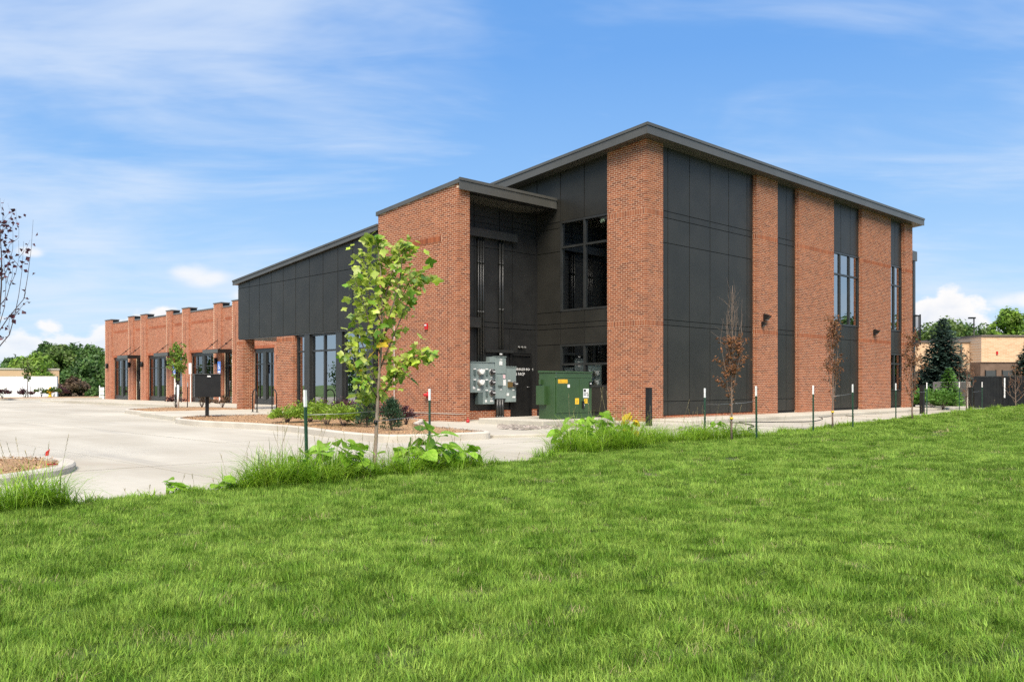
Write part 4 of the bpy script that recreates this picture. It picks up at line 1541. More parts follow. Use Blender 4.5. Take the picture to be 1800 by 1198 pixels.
def transformer():
    x0, y0, zb = -3.92, 0.30, 0.072
    t = thing('transformer', 'green pad mounted transformer box with yellow labels', 'transformer', (x0, y0, zb))
    W, Dp, Hh = 1.62, 0.68, 1.38
    bevel(MB().box(0.0, W, 0.03, Dp, 0, Hh - 0.02).build('body', 'transformer', t), 0.012)
    bevel(MB().hexa([(-0.025, -0.02, Hh - 0.018), (W + 0.025, -0.02, Hh - 0.018), (W + 0.025, Dp + 0.02, Hh - 0.018), (-0.025, Dp + 0.02, Hh - 0.018),
                     (-0.025, -0.02, Hh + 0.02), (W + 0.025, -0.02, Hh + 0.02), (W + 0.025, Dp + 0.02, Hh + 0.05), (-0.025, Dp + 0.02, Hh + 0.05)]).build('lid', 'transformer', t), 0.012)
    bevel(MB().box(0.0, W, 0.0, 0.029, 0.0, 0.17).build('base_rail', 'transformer', t), 0.006)
    bevel(MB().box(0.0, W, 0.0, 0.029, Hh - 0.17, Hh - 0.022).build('head_rail', 'transformer', t), 0.006)
    dl = bevel(MB().box(0.035, 1.02, -0.012, 0.029, 0.178, Hh - 0.178).build('door', 'transformer', t), 0.008)
    dr = bevel(MB().box(1.032, W - 0.03, -0.012, 0.029, 0.178, Hh - 0.178).build('door', 'transformer', t), 0.008)
    pl = MB().box(0.09, 0.50, -0.015, -0.0125, 1.05, 1.17).build('number_plate', 'ochre', dl)
    text_mesh('plate_number', 'S174880A', 0.105, 'yellow', dl, face_mtx((0.295, -0.0165, 1.11), 'y'))
    MB().box(0.50, 0.60, -0.0145, -0.0125, 0.93, 1.02).build('label_plate', 'white', dl)
    for i, q in enumerate(((0.835, 0.43),)):
        MB().box(q[0], q[0] + 0.17, -0.0145, -0.0125, q[1], q[1] + 0.18).build('warning_label', 'yellow', dl)
        MB().box(q[0] + 0.05, q[0] + 0.12, -0.0165, -0.015, q[1] + 0.05, q[1] + 0.13).build('warning_mark', 'ochre', dl)
    lb = MB().box(1.20, 1.45, -0.0145, -0.0125, 0.62, 0.89).build('notice', 'white', dr)
    for a, b, c, d in ((1.22, 1.32, 0.80, 0.87), (1.22, 1.34, 0.70, 0.73), (1.22, 1.42, 0.76, 0.775), (1.39, 1.43, 0.66, 0.74)):
        MB().box(a, b, -0.0165, -0.015, c, d).build('print', 'text_dark', dr)
    MB().box(1.24, 1.39, -0.0145, -0.0125, 0.45, 0.59).build('warning_label', 'yellow', dr)
    MB().box(1.305, 1.325, -0.0165, -0.015, 0.47, 0.57).build('warning_mark', 'post_green', dr)
    MB().box(1.14, 1.22, -0.05, -0.0125, 0.30, 0.52).build('latch', 'black', dr)
    MB().tube([(1.18, -0.055, 0.42), (1.18, -0.075, 0.42), (1.18, -0.075, 0.34)], 0.012, 6).build('padlock', 'wire', dr)
    MB().box(1.47, 1.56, -0.03, -0.0125, 0.93, 1.10).build('lock_box', 'black', dr)
    MB().box(1.49, 1.55, -0.038, -0.031, 1.03, 1.06).build('tag_plate', 'white', dr)
    for x in (0.02, W - 0.02):
        for z in (Hh - 0.04, Hh - 0.15):
            MB().lathe([(0.011, 0), (0.011, 0.008)], (x, 0.0, z), 8, 'y').build('bolt', 'wire', t)
    # cooling box at the back
    bevel(MB().box(-0.13, -0.002, 0.34, Dp, 0.42, 0.98).build('radiator', 'transformer', t), 0.01)
    MB().box(-0.07, -0.002, 0.54, 0.62, 1.02, 1.16).build('valve', 'transformer', t)


transformer()


def gravel():
    rnd = random.Random(11)
    m = MB()
    base = MB()
    for i in range(900):
        u, v = rnd.random(), rnd.random()
        # a wedge of river stones between the pad and the walk
        x = -6.5 + 4.6 * u
        ylo, yhi = -0.95 + 0.25 * u, -0.02
        if x < -4.8:
            yhi = 1.8 * (x + 6.5) / 1.7
            ylo = -0.95 + 0.25 * u
        if yhi < ylo:
            continue
        y = ylo + (yhi - ylo) * v
        r = rnd.uniform(0.025, 0.055)
        z = -0.10
        a = rnd.uniform(0, 6.28)
        vs = []
        for k in range(6):
            b = a + k * math.pi / 3
            rr = r * rnd.uniform(0.8, 1.15)
            vs.append((x + math.cos(b) * rr * 1.25, y + math.sin(b) * rr, z + r * 0.25))
        for k in range(6):
            b = a + k * math.pi / 3
            rr = r * 0.62
            vs.append((x + math.cos(b) * rr * 1.25, y + math.sin(b) * rr, z + r * rnd.uniform(0.7, 0.95)))
        fs = [(k, (k + 1) % 6, 6 + (k + 1) % 6, 6 + k) for k in range(6)] + [tuple(range(6, 12))]
        m.add(vs, fs, True)
    tag(m.build('river_stones', 'stone'), 'strip of grey and tan river stones in front of the pad', 'gravel', kind='stuff')


gravel()


# ------------------------------------------------------------------ street furniture
def bollard(x, y, h, label, w=0.16):
    t = thing('bollard', label, 'bollard', (x, y, PAVE), 0, 'black steel bollards')
    bevel(MB().box(-w / 2, w / 2, -w / 2, w / 2, 0, h).build('post', 'black', t), 0.008)
    bevel(MB().box(-w / 2 - 0.008, w / 2 + 0.008, -w / 2 - 0.008, w / 2 + 0.008, h + 0.001, h + 0.02).build('cap', 'black', t), 0.006)


bollard(-2.2, -1.76, 1.15, 'black square bollard in front of the brick corner pier', 0.14)
x, y = at(1621, 35.8)
bollard(x, y, 1.22, 'black square bollard right of the far brick pier')
x, y = at(1706, 39.5)
bollard(x, y, 1.12, 'black square bollard left of the black gate')

# mail cabinet on a post
x, y = gp(364, 731, 0.0)
t = thing('mailbox', 'large black mail cabinet on a single post in the mulch', 'mailbox', (x, y, -0.02), R(-20))
bevel(MB().box(-0.06, 0.06, -0.06, 0.06, 0, 0.68).build('post', 'black', t), 0.005)
bevel(MB().box(-0.42, 0.42, -0.36, 0.36, 0.681, 1.44).build('cabinet', 'black', t), 0.01)
bevel(MB().box(-0.44, 0.44, -0.38, 0.38, 1.441, 1.475).build('lid', 'frame', t), 0.006)
MB().box(-0.02, 0.09, -0.366, -0.361, 1.37, 1.41).build('label_plate', 'white', t)
for z in (0.87, 1.06, 1.25):
    MB().box(-0.40, 0.40, -0.3635, -0.3605, z, z + 0.006).build('seam', 'frame', t)


def bike_rack(px, py, label):
    x, y = gp(px, py, -0.01)
    t = thing('bike_rack', label, 'bike rack', (x, y, -0.01), R(80), 'bike racks on the sidewalk')
    pts = [(-0.28, 0, 0.0), (-0.28, 0, 0.62)]
    for k in range(7):
        a = math.pi - math.pi * k / 6
        pts.append((0.28 * math.cos(a), 0, 0.66 + 0.24 * math.sin(a)))
    pts += [(0.28, 0, 0.62), (0.28, 0, 0.0)]
    MB().tube(pts, 0.024, 8).build('hoop', 'black', t)
    for x_ in (-0.28, 0.28):
        MB().lathe([(0.07, 0), (0.07, 0.012), (0.03, 0.014)], (x_, 0, 0), 12).build('foot_plate', 'black', t)


bike_rack(448, 724, 'left black hoop bike rack in front of the brick column')
bike_rack(482, 722.5, 'right black hoop bike rack in front of the wide brick pier')


def sign_post(px, label, zt, hs=0.66, front='blue'):
    y = None
    a = (px - 900) / 1500
    dx, dy = a * AX[0] + AY[0], a * AX[1] + AY[1]
    tt = (-0.35 - CAM[0]) / dx
    x, y = -0.35, CAM[1] + tt * dy
    t = thing('parking_sign', label, 'sign', (x, y, -0.01), R(-90), 'accessible parking signs')
    MB().box(-0.03, 0.03, -0.02, 0.02, 0, zt).build('post', 'white', t)
    pl = bevel(MB().box(-0.19, 0.19, -0.035, -0.025, zt - hs, zt).build('sign_plate', front, t), 0.004)
    s = 0.30
    # the wheelchair emblem, white on blue
    if front == 'blue':
        z0 = zt - hs * 0.50
        m = MB()
        m.lathe([(0.028, 0), (0.028, 0.003)], (-0.01, -0.0355, z0 + 0.17), 10, 'y')
        m.build('emblem_head', 'white', pl)
        MB().tube([(-0.01, -0.038, z0 + 0.13), (0.0, -0.038, z0 + 0.02), (0.07, -0.038, z0 + 0.02), (0.10, -0.038, z0 - 0.08), (0.13, -0.038, z0 - 0.075)], 0.012, 5).build('emblem_body', 'white', pl)
        MB().tube([(0.085 * math.cos(q) - 0.01, -0.038, z0 - 0.03 + 0.085 * math.sin(q)) for q in [1.9 + k * 0.5 for k in range(9)]], 0.010, 5).build('emblem_wheel', 'white', pl)
        MB().box(-0.15, 0.15, -0.038, -0.0355, zt - hs + 0.03, zt - hs + 0.12).build('emblem_bar', 'white', pl)


sign_post(307, 'blue accessible parking sign on a white post left of the small sapling', 2.35)
sign_post(335, 'white parking sign on a post right of the small sapling', 2.40, 0.66, 'white')
sign_post(386, 'blue accessible parking sign beside the door behind the mail cabinet', 2.42)

# yellow hydrant far left
x, y = gp(88, 697.5, -0.02)
t = thing('fire_hydrant', 'yellow fire hydrant in the far planting bed', 'hydrant', (x, y, 0.0))
MB().lathe([(0.20, 0), (0.20, 0.05), (0.13, 0.07), (0.13, 0.60), (0.17, 0.62), (0.17, 0.66), (0.14, 0.68), (0.12, 0.76), (0.05, 0.84), (0.04, 0.90)], (0, 0, 0), 12).build('barrel', 'yellow', t)
for a, n_ in (('x', -1), ('x', 1), ('y', 1)):
    MB().lathe([(0.07, 0.0), (0.07, 0.20), (0.08, 0.21), (0.08, 0.25)] if n_ > 0 else [(0.08, -0.25), (0.08, -0.21), (0.07, -0.20), (0.07, 0.0)], (0, 0, 0.48), 10, a).build('nozzle', 'yellow', t)


# irrigation flags and little bits
def marker(x, y, z, label, h=0.10, m='red'):
    t = thing('marker_flag', label, 'marker', (x, y, z))
    MB().tube([(0, 0, 0), (0.02, 0, h)], 0.004, 5).build('stem', 'wire', t)
    MB().add([(0.02, 0, h), (0.07, -0.05, h + 0.05), (0.055, -0.03, h - 0.06), (0.012, 0.005, h - 0.07)], [(0, 1, 2, 3)]).build('flag', m, t)


x, y = gp(78, 798, -0.05)
marker(x, y, -0.06, 'small red plastic flag at the tip of the mulch island', 0.05)
x, y = gp(92, 808, 0.02)
tag(MB().box(-0.10, 0.10, -0.02, 0.02, 0, 0.02).build('red_strip', 'red', None, (x, y, -0.05), (0, 0.1, 0.7)), 'flat red plastic strip lying on the mulch', 'litter')
x, y = gp(822.5, 742.5, -0.10)
t = thing('utility_marker', 'small dark red cap standing on the walk near the brick end wall', 'marker', (x, y, -0.10))
MB().lathe([(0.05, 0.0), (0.055, 0.05), (0.045, 0.09), (0.02, 0.10)], (0, 0, 0), 10).build('cap', 'red', t)
MB().lathe([(0.012, 0.10), (0.012, 0.17)], (0, 0, 0), 6).build('stem', 'red', t)


# black drip hose on the walk
def hose():
    def P(px, py):
        x, y = gp(px, py, -0.13)
        return (x, y, PAVE + 0.03)
    pts = [(1281, 738), (1276, 735), (1285, 741), (1300, 742), (1318, 745), (1325, 748), (1315, 751), (1322, 754), (1310, 756), (1298, 757)]
    pts2 = [(1275, 733), (1292, 739), (1320, 740.5), (1370, 740.5), (1420, 740), (1438, 738), (1446, 735), (1440, 732), (1432, 731), (1452, 732), (1475, 729), (1500, 731)]
    for q, lb in ((pts, 'coiled black drip hose end lying on the walk by the nearest dead sapling'), (pts2, 'long black drip hose running along the walk between the dead saplings')):
        c = [Vector(P(*p)) for p in q]
        path = []
        for i in range(len(c) - 1):
            p0, p1, p2, p3 = c[max(i - 1, 0)], c[i], c[i + 1], c[min(i + 2, len(c) - 1)]
            for k in range(6):
                t = k / 6
                path.append(0.5 * ((2 * p1) + (p2 - p0) * t + (2 * p0 - 5 * p1 + 4 * p2 - p3) * t * t + (3 * p1 - p0 - 3 * p2 + p3) * t ** 3))
        path.append(c[-1])
        m = MB().tube(path, 0.016, 6)
        tag(m.build('garden_hose', 'hose'), lb, 'hose')


hose()


# ------------------------------------------------------------------ stakes and tie wires
def stake(x, y, z, h, label, lean=(0, 0), loc_m='post_green'):
    t = thing('steel_stake', label, 'stake', (x, y, z - 0.03), R(20), 'green steel stakes with white tips')
    h += 0.03
    lx, ly = lean

    def bar(a0, a1, b0, b1, z0, z1, nm, m):
        s0, s1 = z0 / h, z1 / h
        MB().hexa([(a0 + lx * s0, b0 + ly * s0, z0), (a1 + lx * s0, b0 + ly * s0, z0), (a1 + lx * s0, b1 + ly * s0, z0), (a0 + lx * s0, b1 + ly * s0, z0),
                   (a0 + lx * s1, b0 + ly * s1, z1), (a1 + lx * s1, b0 + ly * s1, z1), (a1 + lx * s1, b1 + ly * s1, z1), (a0 + lx * s1, b1 + ly * s1, z1)]).build(nm, m, t)
    w = 0.021
    bar(-w, w, -0.004, 0.004, 0, h * 0.82, 'post', loc_m)
    bar(-0.004, 0.004, 0.0045, 0.034, 0, h * 0.82, 'post_rib', loc_m)
    bar(-w, w, -0.004, 0.004, h * 0.82, h, 'white_tip', 'white')
    bar(-0.004, 0.004, 0.0045, 0.034, h * 0.82, h, 'white_tip', 'white')
    for k in range(int(h / 0.09)):
        z0 = 0.05 + k * 0.09
        if z0 > h * 0.8:
            break
        s0 = z0 / h
        MB().box(-0.008 + lx * s0, 0.008 + lx * s0, -0.012 + ly * s0, -0.005 + ly * s0, z0, z0 + 0.02).build('stud', loc_m, t)
    return (x, y, z, h)


def wire(p, q, label):
    p, q = Vector(p), Vector(q)
    mid = (p + q) / 2 - Vector((0, 0, 0.012))
    tag(MB().tube([p, mid, q], 0.0045, 5).build('tie_wire', 'wire'), label, 'wire', 'tie wires between stakes and saplings')


def lawn_pt(px, py):
    """where a thing standing on the lawn meets it"""
    z = -0.14
    for _ in range(12):
        x, y = gp(px, py, z)
        z = lawn_z(x, y) if y < edge_y(x) else PAVE
    return x, y, z


STK = {}
for key, px, py, ptop, lean, lb in (
        ('a', 541, 845, 685, (-0.045, 0), 'tall green stake with white tip left of the leafy young tree'),
        ('b', 756, 792, 683, (0, 0), 'green stake with white tip right of the leafy young tree'),
        ('c', 1240, 770, 682, (0.0, 0), 'green stake left of the nearest dead sapling'),
        ('d', 1331, 773, 678, (-0.06, 0), 'leaning green stake right of the nearest dead sapling'),
        ('e', 1430.5, 761, 677, (0, 0), 'green stake left of the second dead sapling'),
        ('f', 1500, 752, 675, (-0.04, 0), 'green stake right of the second dead sapling'),
        ('g', 1575.5, 739, 673.5, (-0.02, 0), 'green stake left of the dead sapling by the far brick pier'),
        ('h', 1630, 732, 672, (0.04, 0), 'green stake right of the dead sapling by the far brick pier'),
        ('i', 1687, 725, 671, (-0.05, 0), 'green stake between the light green conifer and the black gate'),
        ('j', 1727, 721, 671, (0, 0), 'green stake standing before the left black gate leaf'),
        ('k', 1770.5, 718, 670, (0, 0), 'faint green stake in front of the right black gate leaf')):
    x, y, z = lawn_pt(px, py)
    d_ = depth(x, y)
    STK[key] = stake(x, y, z, zz(ptop, d_) - z, lb, lean)
# two more by the small sapling near the shops
for px, py, lb in ((308.5, 714, 'thin stake left of the small sapling near the shop doors'), (329.5, 716, 'thin brown stake right of the small sapling near the shop doors')):
    x, y = gp(px, py, 0.0)
    stake(x, y, 0.0, 1.20, lb, (0.02, 0), 'bark_dark' if px > 320 else 'post_green')
for px, lb in ((41, 'dark stake left of the far sapling by the white wall'), (54, 'dark stake right of the far sapling by the white wall')):
    x, y = gp(px, 697.5, -0.02)
    stake(x, y, 0.0, 1.15, lb, (-0.12 if px < 45 else 0, 0), 'bark_dark')


# ------------------------------------------------------------------ plants
def leaf_mesh(name, outline, m, fold=0.18, droop=0.25):
    """one leaf, base at the origin, growing along +Y; outline is the right half"""
    vs = [(0, 0, 0)]
    n = len(outline)
    right = [(x, y, -0.0 + fold * x - droop * y * y) for x, y in outline]
    left = [(-x, y, fold * x * 0.8 - droop * y * y) for x, y in outline]
    ymax = outline[-1][1]
    spine = [(0, ymax * k / 4, -droop * (ymax * k / 4) ** 2) for k in range(1, 4)] + [(outline[-1][0] * 0, ymax, -droop * ymax * ymax)]
    vs = [(0, 0, 0)] + spine + right + left
    r0, l0 = 1 + len(spine), 1 + len(spine) + n
    fs = []

    def strip(base, flip):
        # join the outline to the nearest spine point
        def sp(y):
            return min(4, max(0, int(round(y / ymax * 4))))
        prev_s = 0
        for i in range(n):
            s_ = sp(outline[i][1])
            if i > 0:
                f = (prev_s, base + i - 1, base + i)
                fs.append(f if not flip else f[::-1])
            if s_ > prev_s:
                for q in range(prev_s, s_):
                    f = (q, base + i, q + 1)
                    fs.append(f if not flip else f[::-1])
                prev_s = s_
    strip(r0, False)
    strip(l0, True)
    mb = MB().add(vs, fs, True)
    mb.tube([(0, -0.45, -0.04), (0, -0.2, 0.02), (0, 0, 0)], 0.016, 4, False)
    return mb.mesh(name, m)


TULIP = [(0.10, 0.02), (0.34, 0.06), (0.50, 0.20), (0.40, 0.40), (0.46, 0.58), (0.52, 0.82), (0.30, 0.84), (0.04, 0.70)]
HEART = [(0.16, -0.08), (0.36, -0.05), (0.50, 0.14), (0.50, 0.38), (0.38, 0.66), (0.18, 0.88), (0.02, 1.0)]


def leaf_matrix(pos, d, up, size):
    d = d.normalized()
    z = up - d * up.dot(d)
    z = z.normalized() if z.length > 1e-4 else d.orthogonal().normalized()
    x = d.cross(z)
    m = Matrix((x, d, z)).transposed().to_4x4()
    return Matrix.Translation(pos) @ m @ Matrix.Scale(size, 4)


def put_leaf(me, parent, pos, d, up, size, name='leaf'):
    o = link(name, me, parent)
    o.matrix_local = leaf_matrix(Vector(pos), Vector(d), Vector(up), size)
    return o


def young_tree():
    rnd = random.Random(21)
    bx, by, bz = lawn_pt(657, 837)
    d0 = depth(bx, by)
    k = d0 / 1500
    t = thing('young_tree', 'young leafy tree with large light green leaves and some yellow ones', 'tree', (bx, by, bz))

    def P(px, py, dep=0.0):
        lat = (px - 657) * k
        return Vector((AX[0] * lat + AY[0] * dep, AX[1] * lat + AY[1] * dep, CAM[2] + (676 - py) * k - bz))

    trunk = [P(657, 842), P(658, 815), P(661, 770), P(664, 705), P(667, 650), P(671, 600), P(672, 550), P(671, 500), P(667, 455), P(660, 415)]
    MB().tube(trunk, [0.034, 0.029, 0.026, 0.023, 0.018, 0.014, 0.011, 0.008, 0.006, 0.003], 10).build('trunk', 'bark', t)
    MB().tube([P(658, 741, -0.03), P(664, 742, -0.03)], 0.03, 8).build('tree_tie', 'black', t)
    br = [
        [P(667, 650), P(690, 590, 0.08), P(710, 540, 0.14), P(730, 497, 0.16), P(742, 480, 0.18)],
        [P(670, 610), P(690, 545, -0.1), P(705, 500, -0.16), P(712, 445, -0.2), P(716, 430, -0.2)],
        [P(664, 705), P(685, 676, -0.08), P(700, 655, -0.12), P(712, 628, -0.15)],
        [P(665, 680), P(645, 640, 0.1), P(630, 590, 0.15), P(622, 548, 0.18)],
        [P(671, 570), P(652, 525, -0.12), P(642, 480, -0.15), P(640, 445, -0.14)],
        [P(672, 540), P(686, 480, 0.12), P(696, 432, 0.2)],
        [P(664, 700), P(650, 672, -0.16), P(634, 655, -0.2), P(618, 612, -0.2)],
        [P(664, 705), P(655, 690, 0.12), P(645, 690, 0.2), P(636, 700, 0.22)],
        [P(667, 640), P(700, 636, -0.05), P(730, 628, -0.08), P(752, 622, -0.1)],
        [P(671, 560), P(668, 500, 0.2), P(665, 450, 0.25)],
        [P(668, 620), P(655, 580, -0.22), P(648, 540, -0.28), P(632, 500, -0.3)],
        [P(669, 600), P(685, 560, 0.25), P(700, 520, 0.3), P(720, 480, 0.33)],
    ]
    for b in br:
        MB().tube(b, [0.011 * (1 - 0.75 * i / (len(b) - 1)) + 0.0015 for i in range(len(b))], 6).build('branch', 'bark_dead', t)
    lt = [leaf_mesh('leaf', TULIP, 'leaf_tulip', f, dr) for f, dr in ((0.25, 0.25), (0.05, 0.5), (0.5, 0.15))]
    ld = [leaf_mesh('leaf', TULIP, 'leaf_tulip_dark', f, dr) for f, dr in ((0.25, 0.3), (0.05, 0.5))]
    ly = [leaf_mesh('leaf', TULIP, 'leaf_yellow', 0.2, 0.3)]
    n = 0

    def leaf_at(q, size, ms, lift=0.0):
        a = rnd.uniform(0, 6.283)
        out = Vector((math.cos(a), math.sin(a), rnd.uniform(-0.75, 0.25) + lift))
        up = Vector((rnd.uniform(-0.8, 0.8), rnd.uniform(-0.8, 0.8), rnd.uniform(0.2, 1.0)))
        put_leaf(rnd.choice(ms), t, q + out * size * 0.42, out, up, size)
    paths = br + [trunk[4:]]
    for b in paths:
        L = sum((b[i + 1] - b[i]).length for i in range(len(b) - 1))
        cnt = int(L * 22) + 4
        for i in range(cnt):
            f = 1 - (rnd.random() ** 1.25) * 0.86
            u = f * (len(b) - 1)
            j = min(int(u), len(b) - 2)
            q = b[j].lerp(b[j + 1], u - j)
            q = q + Vector((rnd.gauss(0, 0.05), rnd.gauss(0, 0.05), rnd.gauss(0, 0.045)))
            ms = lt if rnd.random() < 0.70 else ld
            # low in the crown the darker leaf is picked more often
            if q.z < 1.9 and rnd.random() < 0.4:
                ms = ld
            leaf_at(q, rnd.uniform(0.065, 0.130), ms)
            n += 1
    # the remaining small inner leaves, joined
    mb = MB()
    for i in range(760):
        b = paths[rnd.randrange(len(paths))]
        u = (1 - rnd.random() ** 1.6 * 0.85) * (len(b) - 1)
        j = min(int(u), len(b) - 2)
        q = b[j].lerp(b[j + 1], u - j) + Vector((rnd.gauss(0, 0.07), rnd.gauss(0, 0.07), rnd.gauss(0, 0.06)))
        a = rnd.uniform(0, 6.283)
        mx = leaf_matrix(q, Vector((math.cos(a), math.sin(a), rnd.uniform(-0.8, 0.3))), Vector((rnd.gauss(0, 0.6), rnd.gauss(0, 0.6), 0.8)), rnd.uniform(0.05, 0.10))
        src = lt[i % 3]
        mb.add([tuple(mx @ v.co) for v in src.vertices], [tuple(p.vertices) for p in src.polygons], True)
    o = mb.build('foliage', 'leaf_tulip', t)
    o['kind'] = 'stuff'
    for px, py, m_, s_ in ((668, 600, ly, .16), (664, 612, ly, .16), (671, 618, ly, .14), (679, 600, ly, .15), (669, 606, ly, .14), (666, 590, ly, .13), (714, 632, ly, .16), (718, 645, ly, .17), (709, 650, ld, .18), (702, 662, ld, .2),
                           (712, 662, ld, .2), (690, 640, lt, .17), (697, 650, lt, .17), (746, 597, lt, .15), (757, 612, lt, .13), (740, 615, ld, .13), (752, 620, ld, .12), (732, 630, lt, .12), (619, 520, lt, .12), (623, 542, lt, .11),
                           (612, 588, lt, .13), (624, 595, lt, .13), (622, 632, ld, .15), (614, 622, lt, .11), (637, 643, ly, .11), (628, 690, lt, .16), (640, 682, lt, .17), (650, 700, lt, .16), (645, 708, lt, .12), (656, 692, ld, .13),
                           (755, 478, lt, .14), (750, 466, lt, .12), (742, 455, ld, .15), (738, 440, lt, .13), (760, 492, lt, .15), (664, 408, lt, .18), (663, 412, lt, .17)):
        leaf_at(P(px, py, rnd.uniform(-0.15, 0.15)), s_, m_)
        n += 1
    for key, h in (('a', 0.86), ('b', 0.70)):
        x, y, z, hh = STK[key]
        tr = Vector((bx, by, 0)) + P(662, 740 if key == 'b' else 722) * 1.0
        wire((x - (0.03 if key == 'a' else 0), y, z + h), (bx + (tr.x - bx), by + (tr.y - by), bz + (tr.z)),
             'wire from the left stake to the leafy young tree' if key == 'a' else 'wire from the right stake to the leafy young tree')
    print('tulip leaves', n)


young_tree()


def grow(rnd, base, h, n_br, spread, narrow=True, r0=0.022, start=0.18):
    """trunk and ascending branches; returns paths with radii"""
    paths = []
    tr = []
    x = y = 0.0
    N = 9
    for i in range(N + 1):
        f = i / N
        tr.append(Vector((x, y, h * f)))
        x += rnd.gauss(0, 0.012 * h / 3)
        y += rnd.gauss(0, 0.012 * h / 3)
    paths.append((tr, [r0 * (1 - 0.9 * i / N) + 0.001 for i in range(N + 1)]))
    for i in range(n_br):
        f = start + (0.9 - start) * (i + rnd.random()) / n_br
        u = f * N
        j = min(int(u), N - 1)
        p = tr[j].lerp(tr[j + 1], u - j)
        a = i * 2.4 + rnd.uniform(-0.5, 0.5)
        L = h * (1 - f) * rnd.uniform(0.45, 0.8) + 0.18
        out = spread * (1.1 - f) * rnd.uniform(0.6, 1.1)
        q = [p]
        for k in range(1, 6):
            g = k / 5
            rad = out * math.sin(min(1, g * 1.2) * math.pi / 2)
            q.append(p + Vector((math.cos(a) * rad + rnd.gauss(0, 0.02), math.sin(a) * rad + rnd.gauss(0, 0.02), L * g * (0.6 + 0.4 * g))))
        rb = r0 * (1 - f) * 0.5 + 0.002
        paths.append((q, [rb * (1 - 0.8 * k / 5) for k in range(6)]))
        for s_ in range(3):
            k = rnd.randint(1, 4)
            b = q[k]
            e = b + Vector((rnd.gauss(0, 0.12), rnd.gauss(0, 0.12), rnd.uniform(0.1, 0.35))) * (h / 3)
            paths.append(([b, b.lerp(e, 0.5) + Vector((rnd.gauss(0, 0.015), rnd.gauss(0, 0.015), 0)), e], [rb * 0.5, rb * 0.35, 0.001]))
    return paths


def scatter_leaves(rnd, paths, n, size, zlo=0.0, zhi=99, elong=2.0, jit=0.03, bias=None):
    m = MB()
    i = tries = 0
    while i < n and tries < n * 20:
        tries += 1
        p, r = paths[rnd.randrange(1, len(paths))]
        u = rnd.random() * (len(p) - 1)
        j = min(int(u), len(p) - 2)
        q = p[j].lerp(p[j + 1], u - j) + Vector((rnd.gauss(0, jit), rnd.gauss(0, jit), rnd.gauss(0, jit)))
        if not zlo < q.z < zhi:
            continue
        if bias and rnd.random() > bias(q):
            continue
        i += 1
        d = Vector((rnd.gauss(0, 1), rnd.gauss(0, 1), rnd.gauss(-0.5, 0.8))).normalized()
        s_ = d.orthogonal().normalized()
        s_ = (Matrix.Rotation(rnd.uniform(0, 6.28), 3, d) @ s_)
        L = size * rnd.uniform(0.6, 1.3)
        W = L / elong
        c = d.cross(s_) * W * 0.3
        m.add([tuple(q), tuple(q + d * L * 0.45 + s_ * W * 0.5 + c), tuple(q + d * L), tuple(q + d * L * 0.45 - s_ * W * 0.5 + c)], [(0, 1, 2), (0, 2, 3)])
    return m


def sapling(name, label, x, y, z, h, n_br, spread, leaves, size, leaf_m, bark_m, seed, zlo=0, zhi=99, bias=None, elong=2.0, r0=0.022, start=0.18, group=None, jit=0.03, tagm=None):
    rnd = random.Random(seed)
    t = thing(name, label, 'tree', (x, y, z - 0.02), rnd.uniform(0, 6), group)
    paths = grow(rnd, None, h, n_br, spread, True, r0, start)
    MB().tube(paths[0][0], paths[0][1], 8).build('trunk', bark_m, t)
    m = MB()
    for p, r in paths[1:]:
        m.tube(p, r, 5, False)
    o = m.build('branches', bark_m, t)
    o['kind'] = 'stuff'
    o = scatter_leaves(rnd, paths, leaves, size, zlo, zhi, elong, jit, bias).build('foliage', leaf_m, t)
    o['kind'] = 'stuff'
    if tagm:
        p = paths[0][0]
        q = p[1].lerp(p[2], 0.4)
        MB().tube([q + Vector((0, 0, -0.02)), q + Vector((0, 0, 0.02))], 0.04, 8).build('nursery_tag', tagm, t)
    return t


DG = 'dead saplings staked along the walk'
x, y, z = lawn_pt(1286, 776)
d_ = depth(x, y)
sapling('dead_sapling', 'nearest dead sapling with bare top and brown leaves, tied between two stakes', x, y, z, zz(500, d_) - z, 18, 0.28, 950, 0.075, 'leaf_dead', 'bark_dead', 31, 0.75, 2.3, None, 2.2, 0.024, 0.22, DG, tagm='yellow')
wire((STK['c'][0], STK['c'][1], STK['c'][2] + 0.80), (x, y, z + 0.82), 'wire from the left stake to the nearest dead sapling')
wire((STK['d'][0] - 0.03, STK['d'][1], STK['d'][2] + 0.86), (x, y, z + 0.82), 'wire from the leaning stake to the nearest dead sapling')
x, y, z = lawn_pt(1464, 756)
d_ = depth(x, y)
sapling('dead_sapling', 'second dead sapling with olive brown leaves before the tall window', x, y, z, zz(548, d_) - z, 18, 0.26, 1000, 0.075, 'leaf_dead', 'bark_dead', 32, 0.7, 3.2, None, 2.2, 0.024, 0.2, DG, tagm='yellow')
wire((STK['f'][0], STK['f'][1], STK['f'][2] + 0.95), (x, y, z + 0.9), 'wire from the right stake to the second dead sapling')
x, y, z = lawn_pt(1604, 738)
d_ = depth(x, y)
sapling('dead_sapling', 'rusty brown dead sapling beside the last brick pier', x, y, z, zz(585, d_) - z, 17, 0.40, 700, 0.09, 'leaf_dead', 'bark_dead', 33, 0.3, 3.4, None, 2.0, 0.026, 0.12, DG)
wire((STK['h'][0], STK['h'][1], STK['h'][2] + 1.0), (x, y, z + 0.9), 'wire from the stake to the rusty dead sapling')
x, y, z = lawn_pt(1699, 723)
d_ = depth(x, y)
sapling('dead_sapling', 'bare brown sapling between the conifers and the black gate', x, y, z, zz(615, d_) - z, 14, 0.55, 240, 0.09, 'leaf_dead', 'bark_dead', 34, 0.3, 3.4, None, 2.0, 0.028, 0.15, DG)
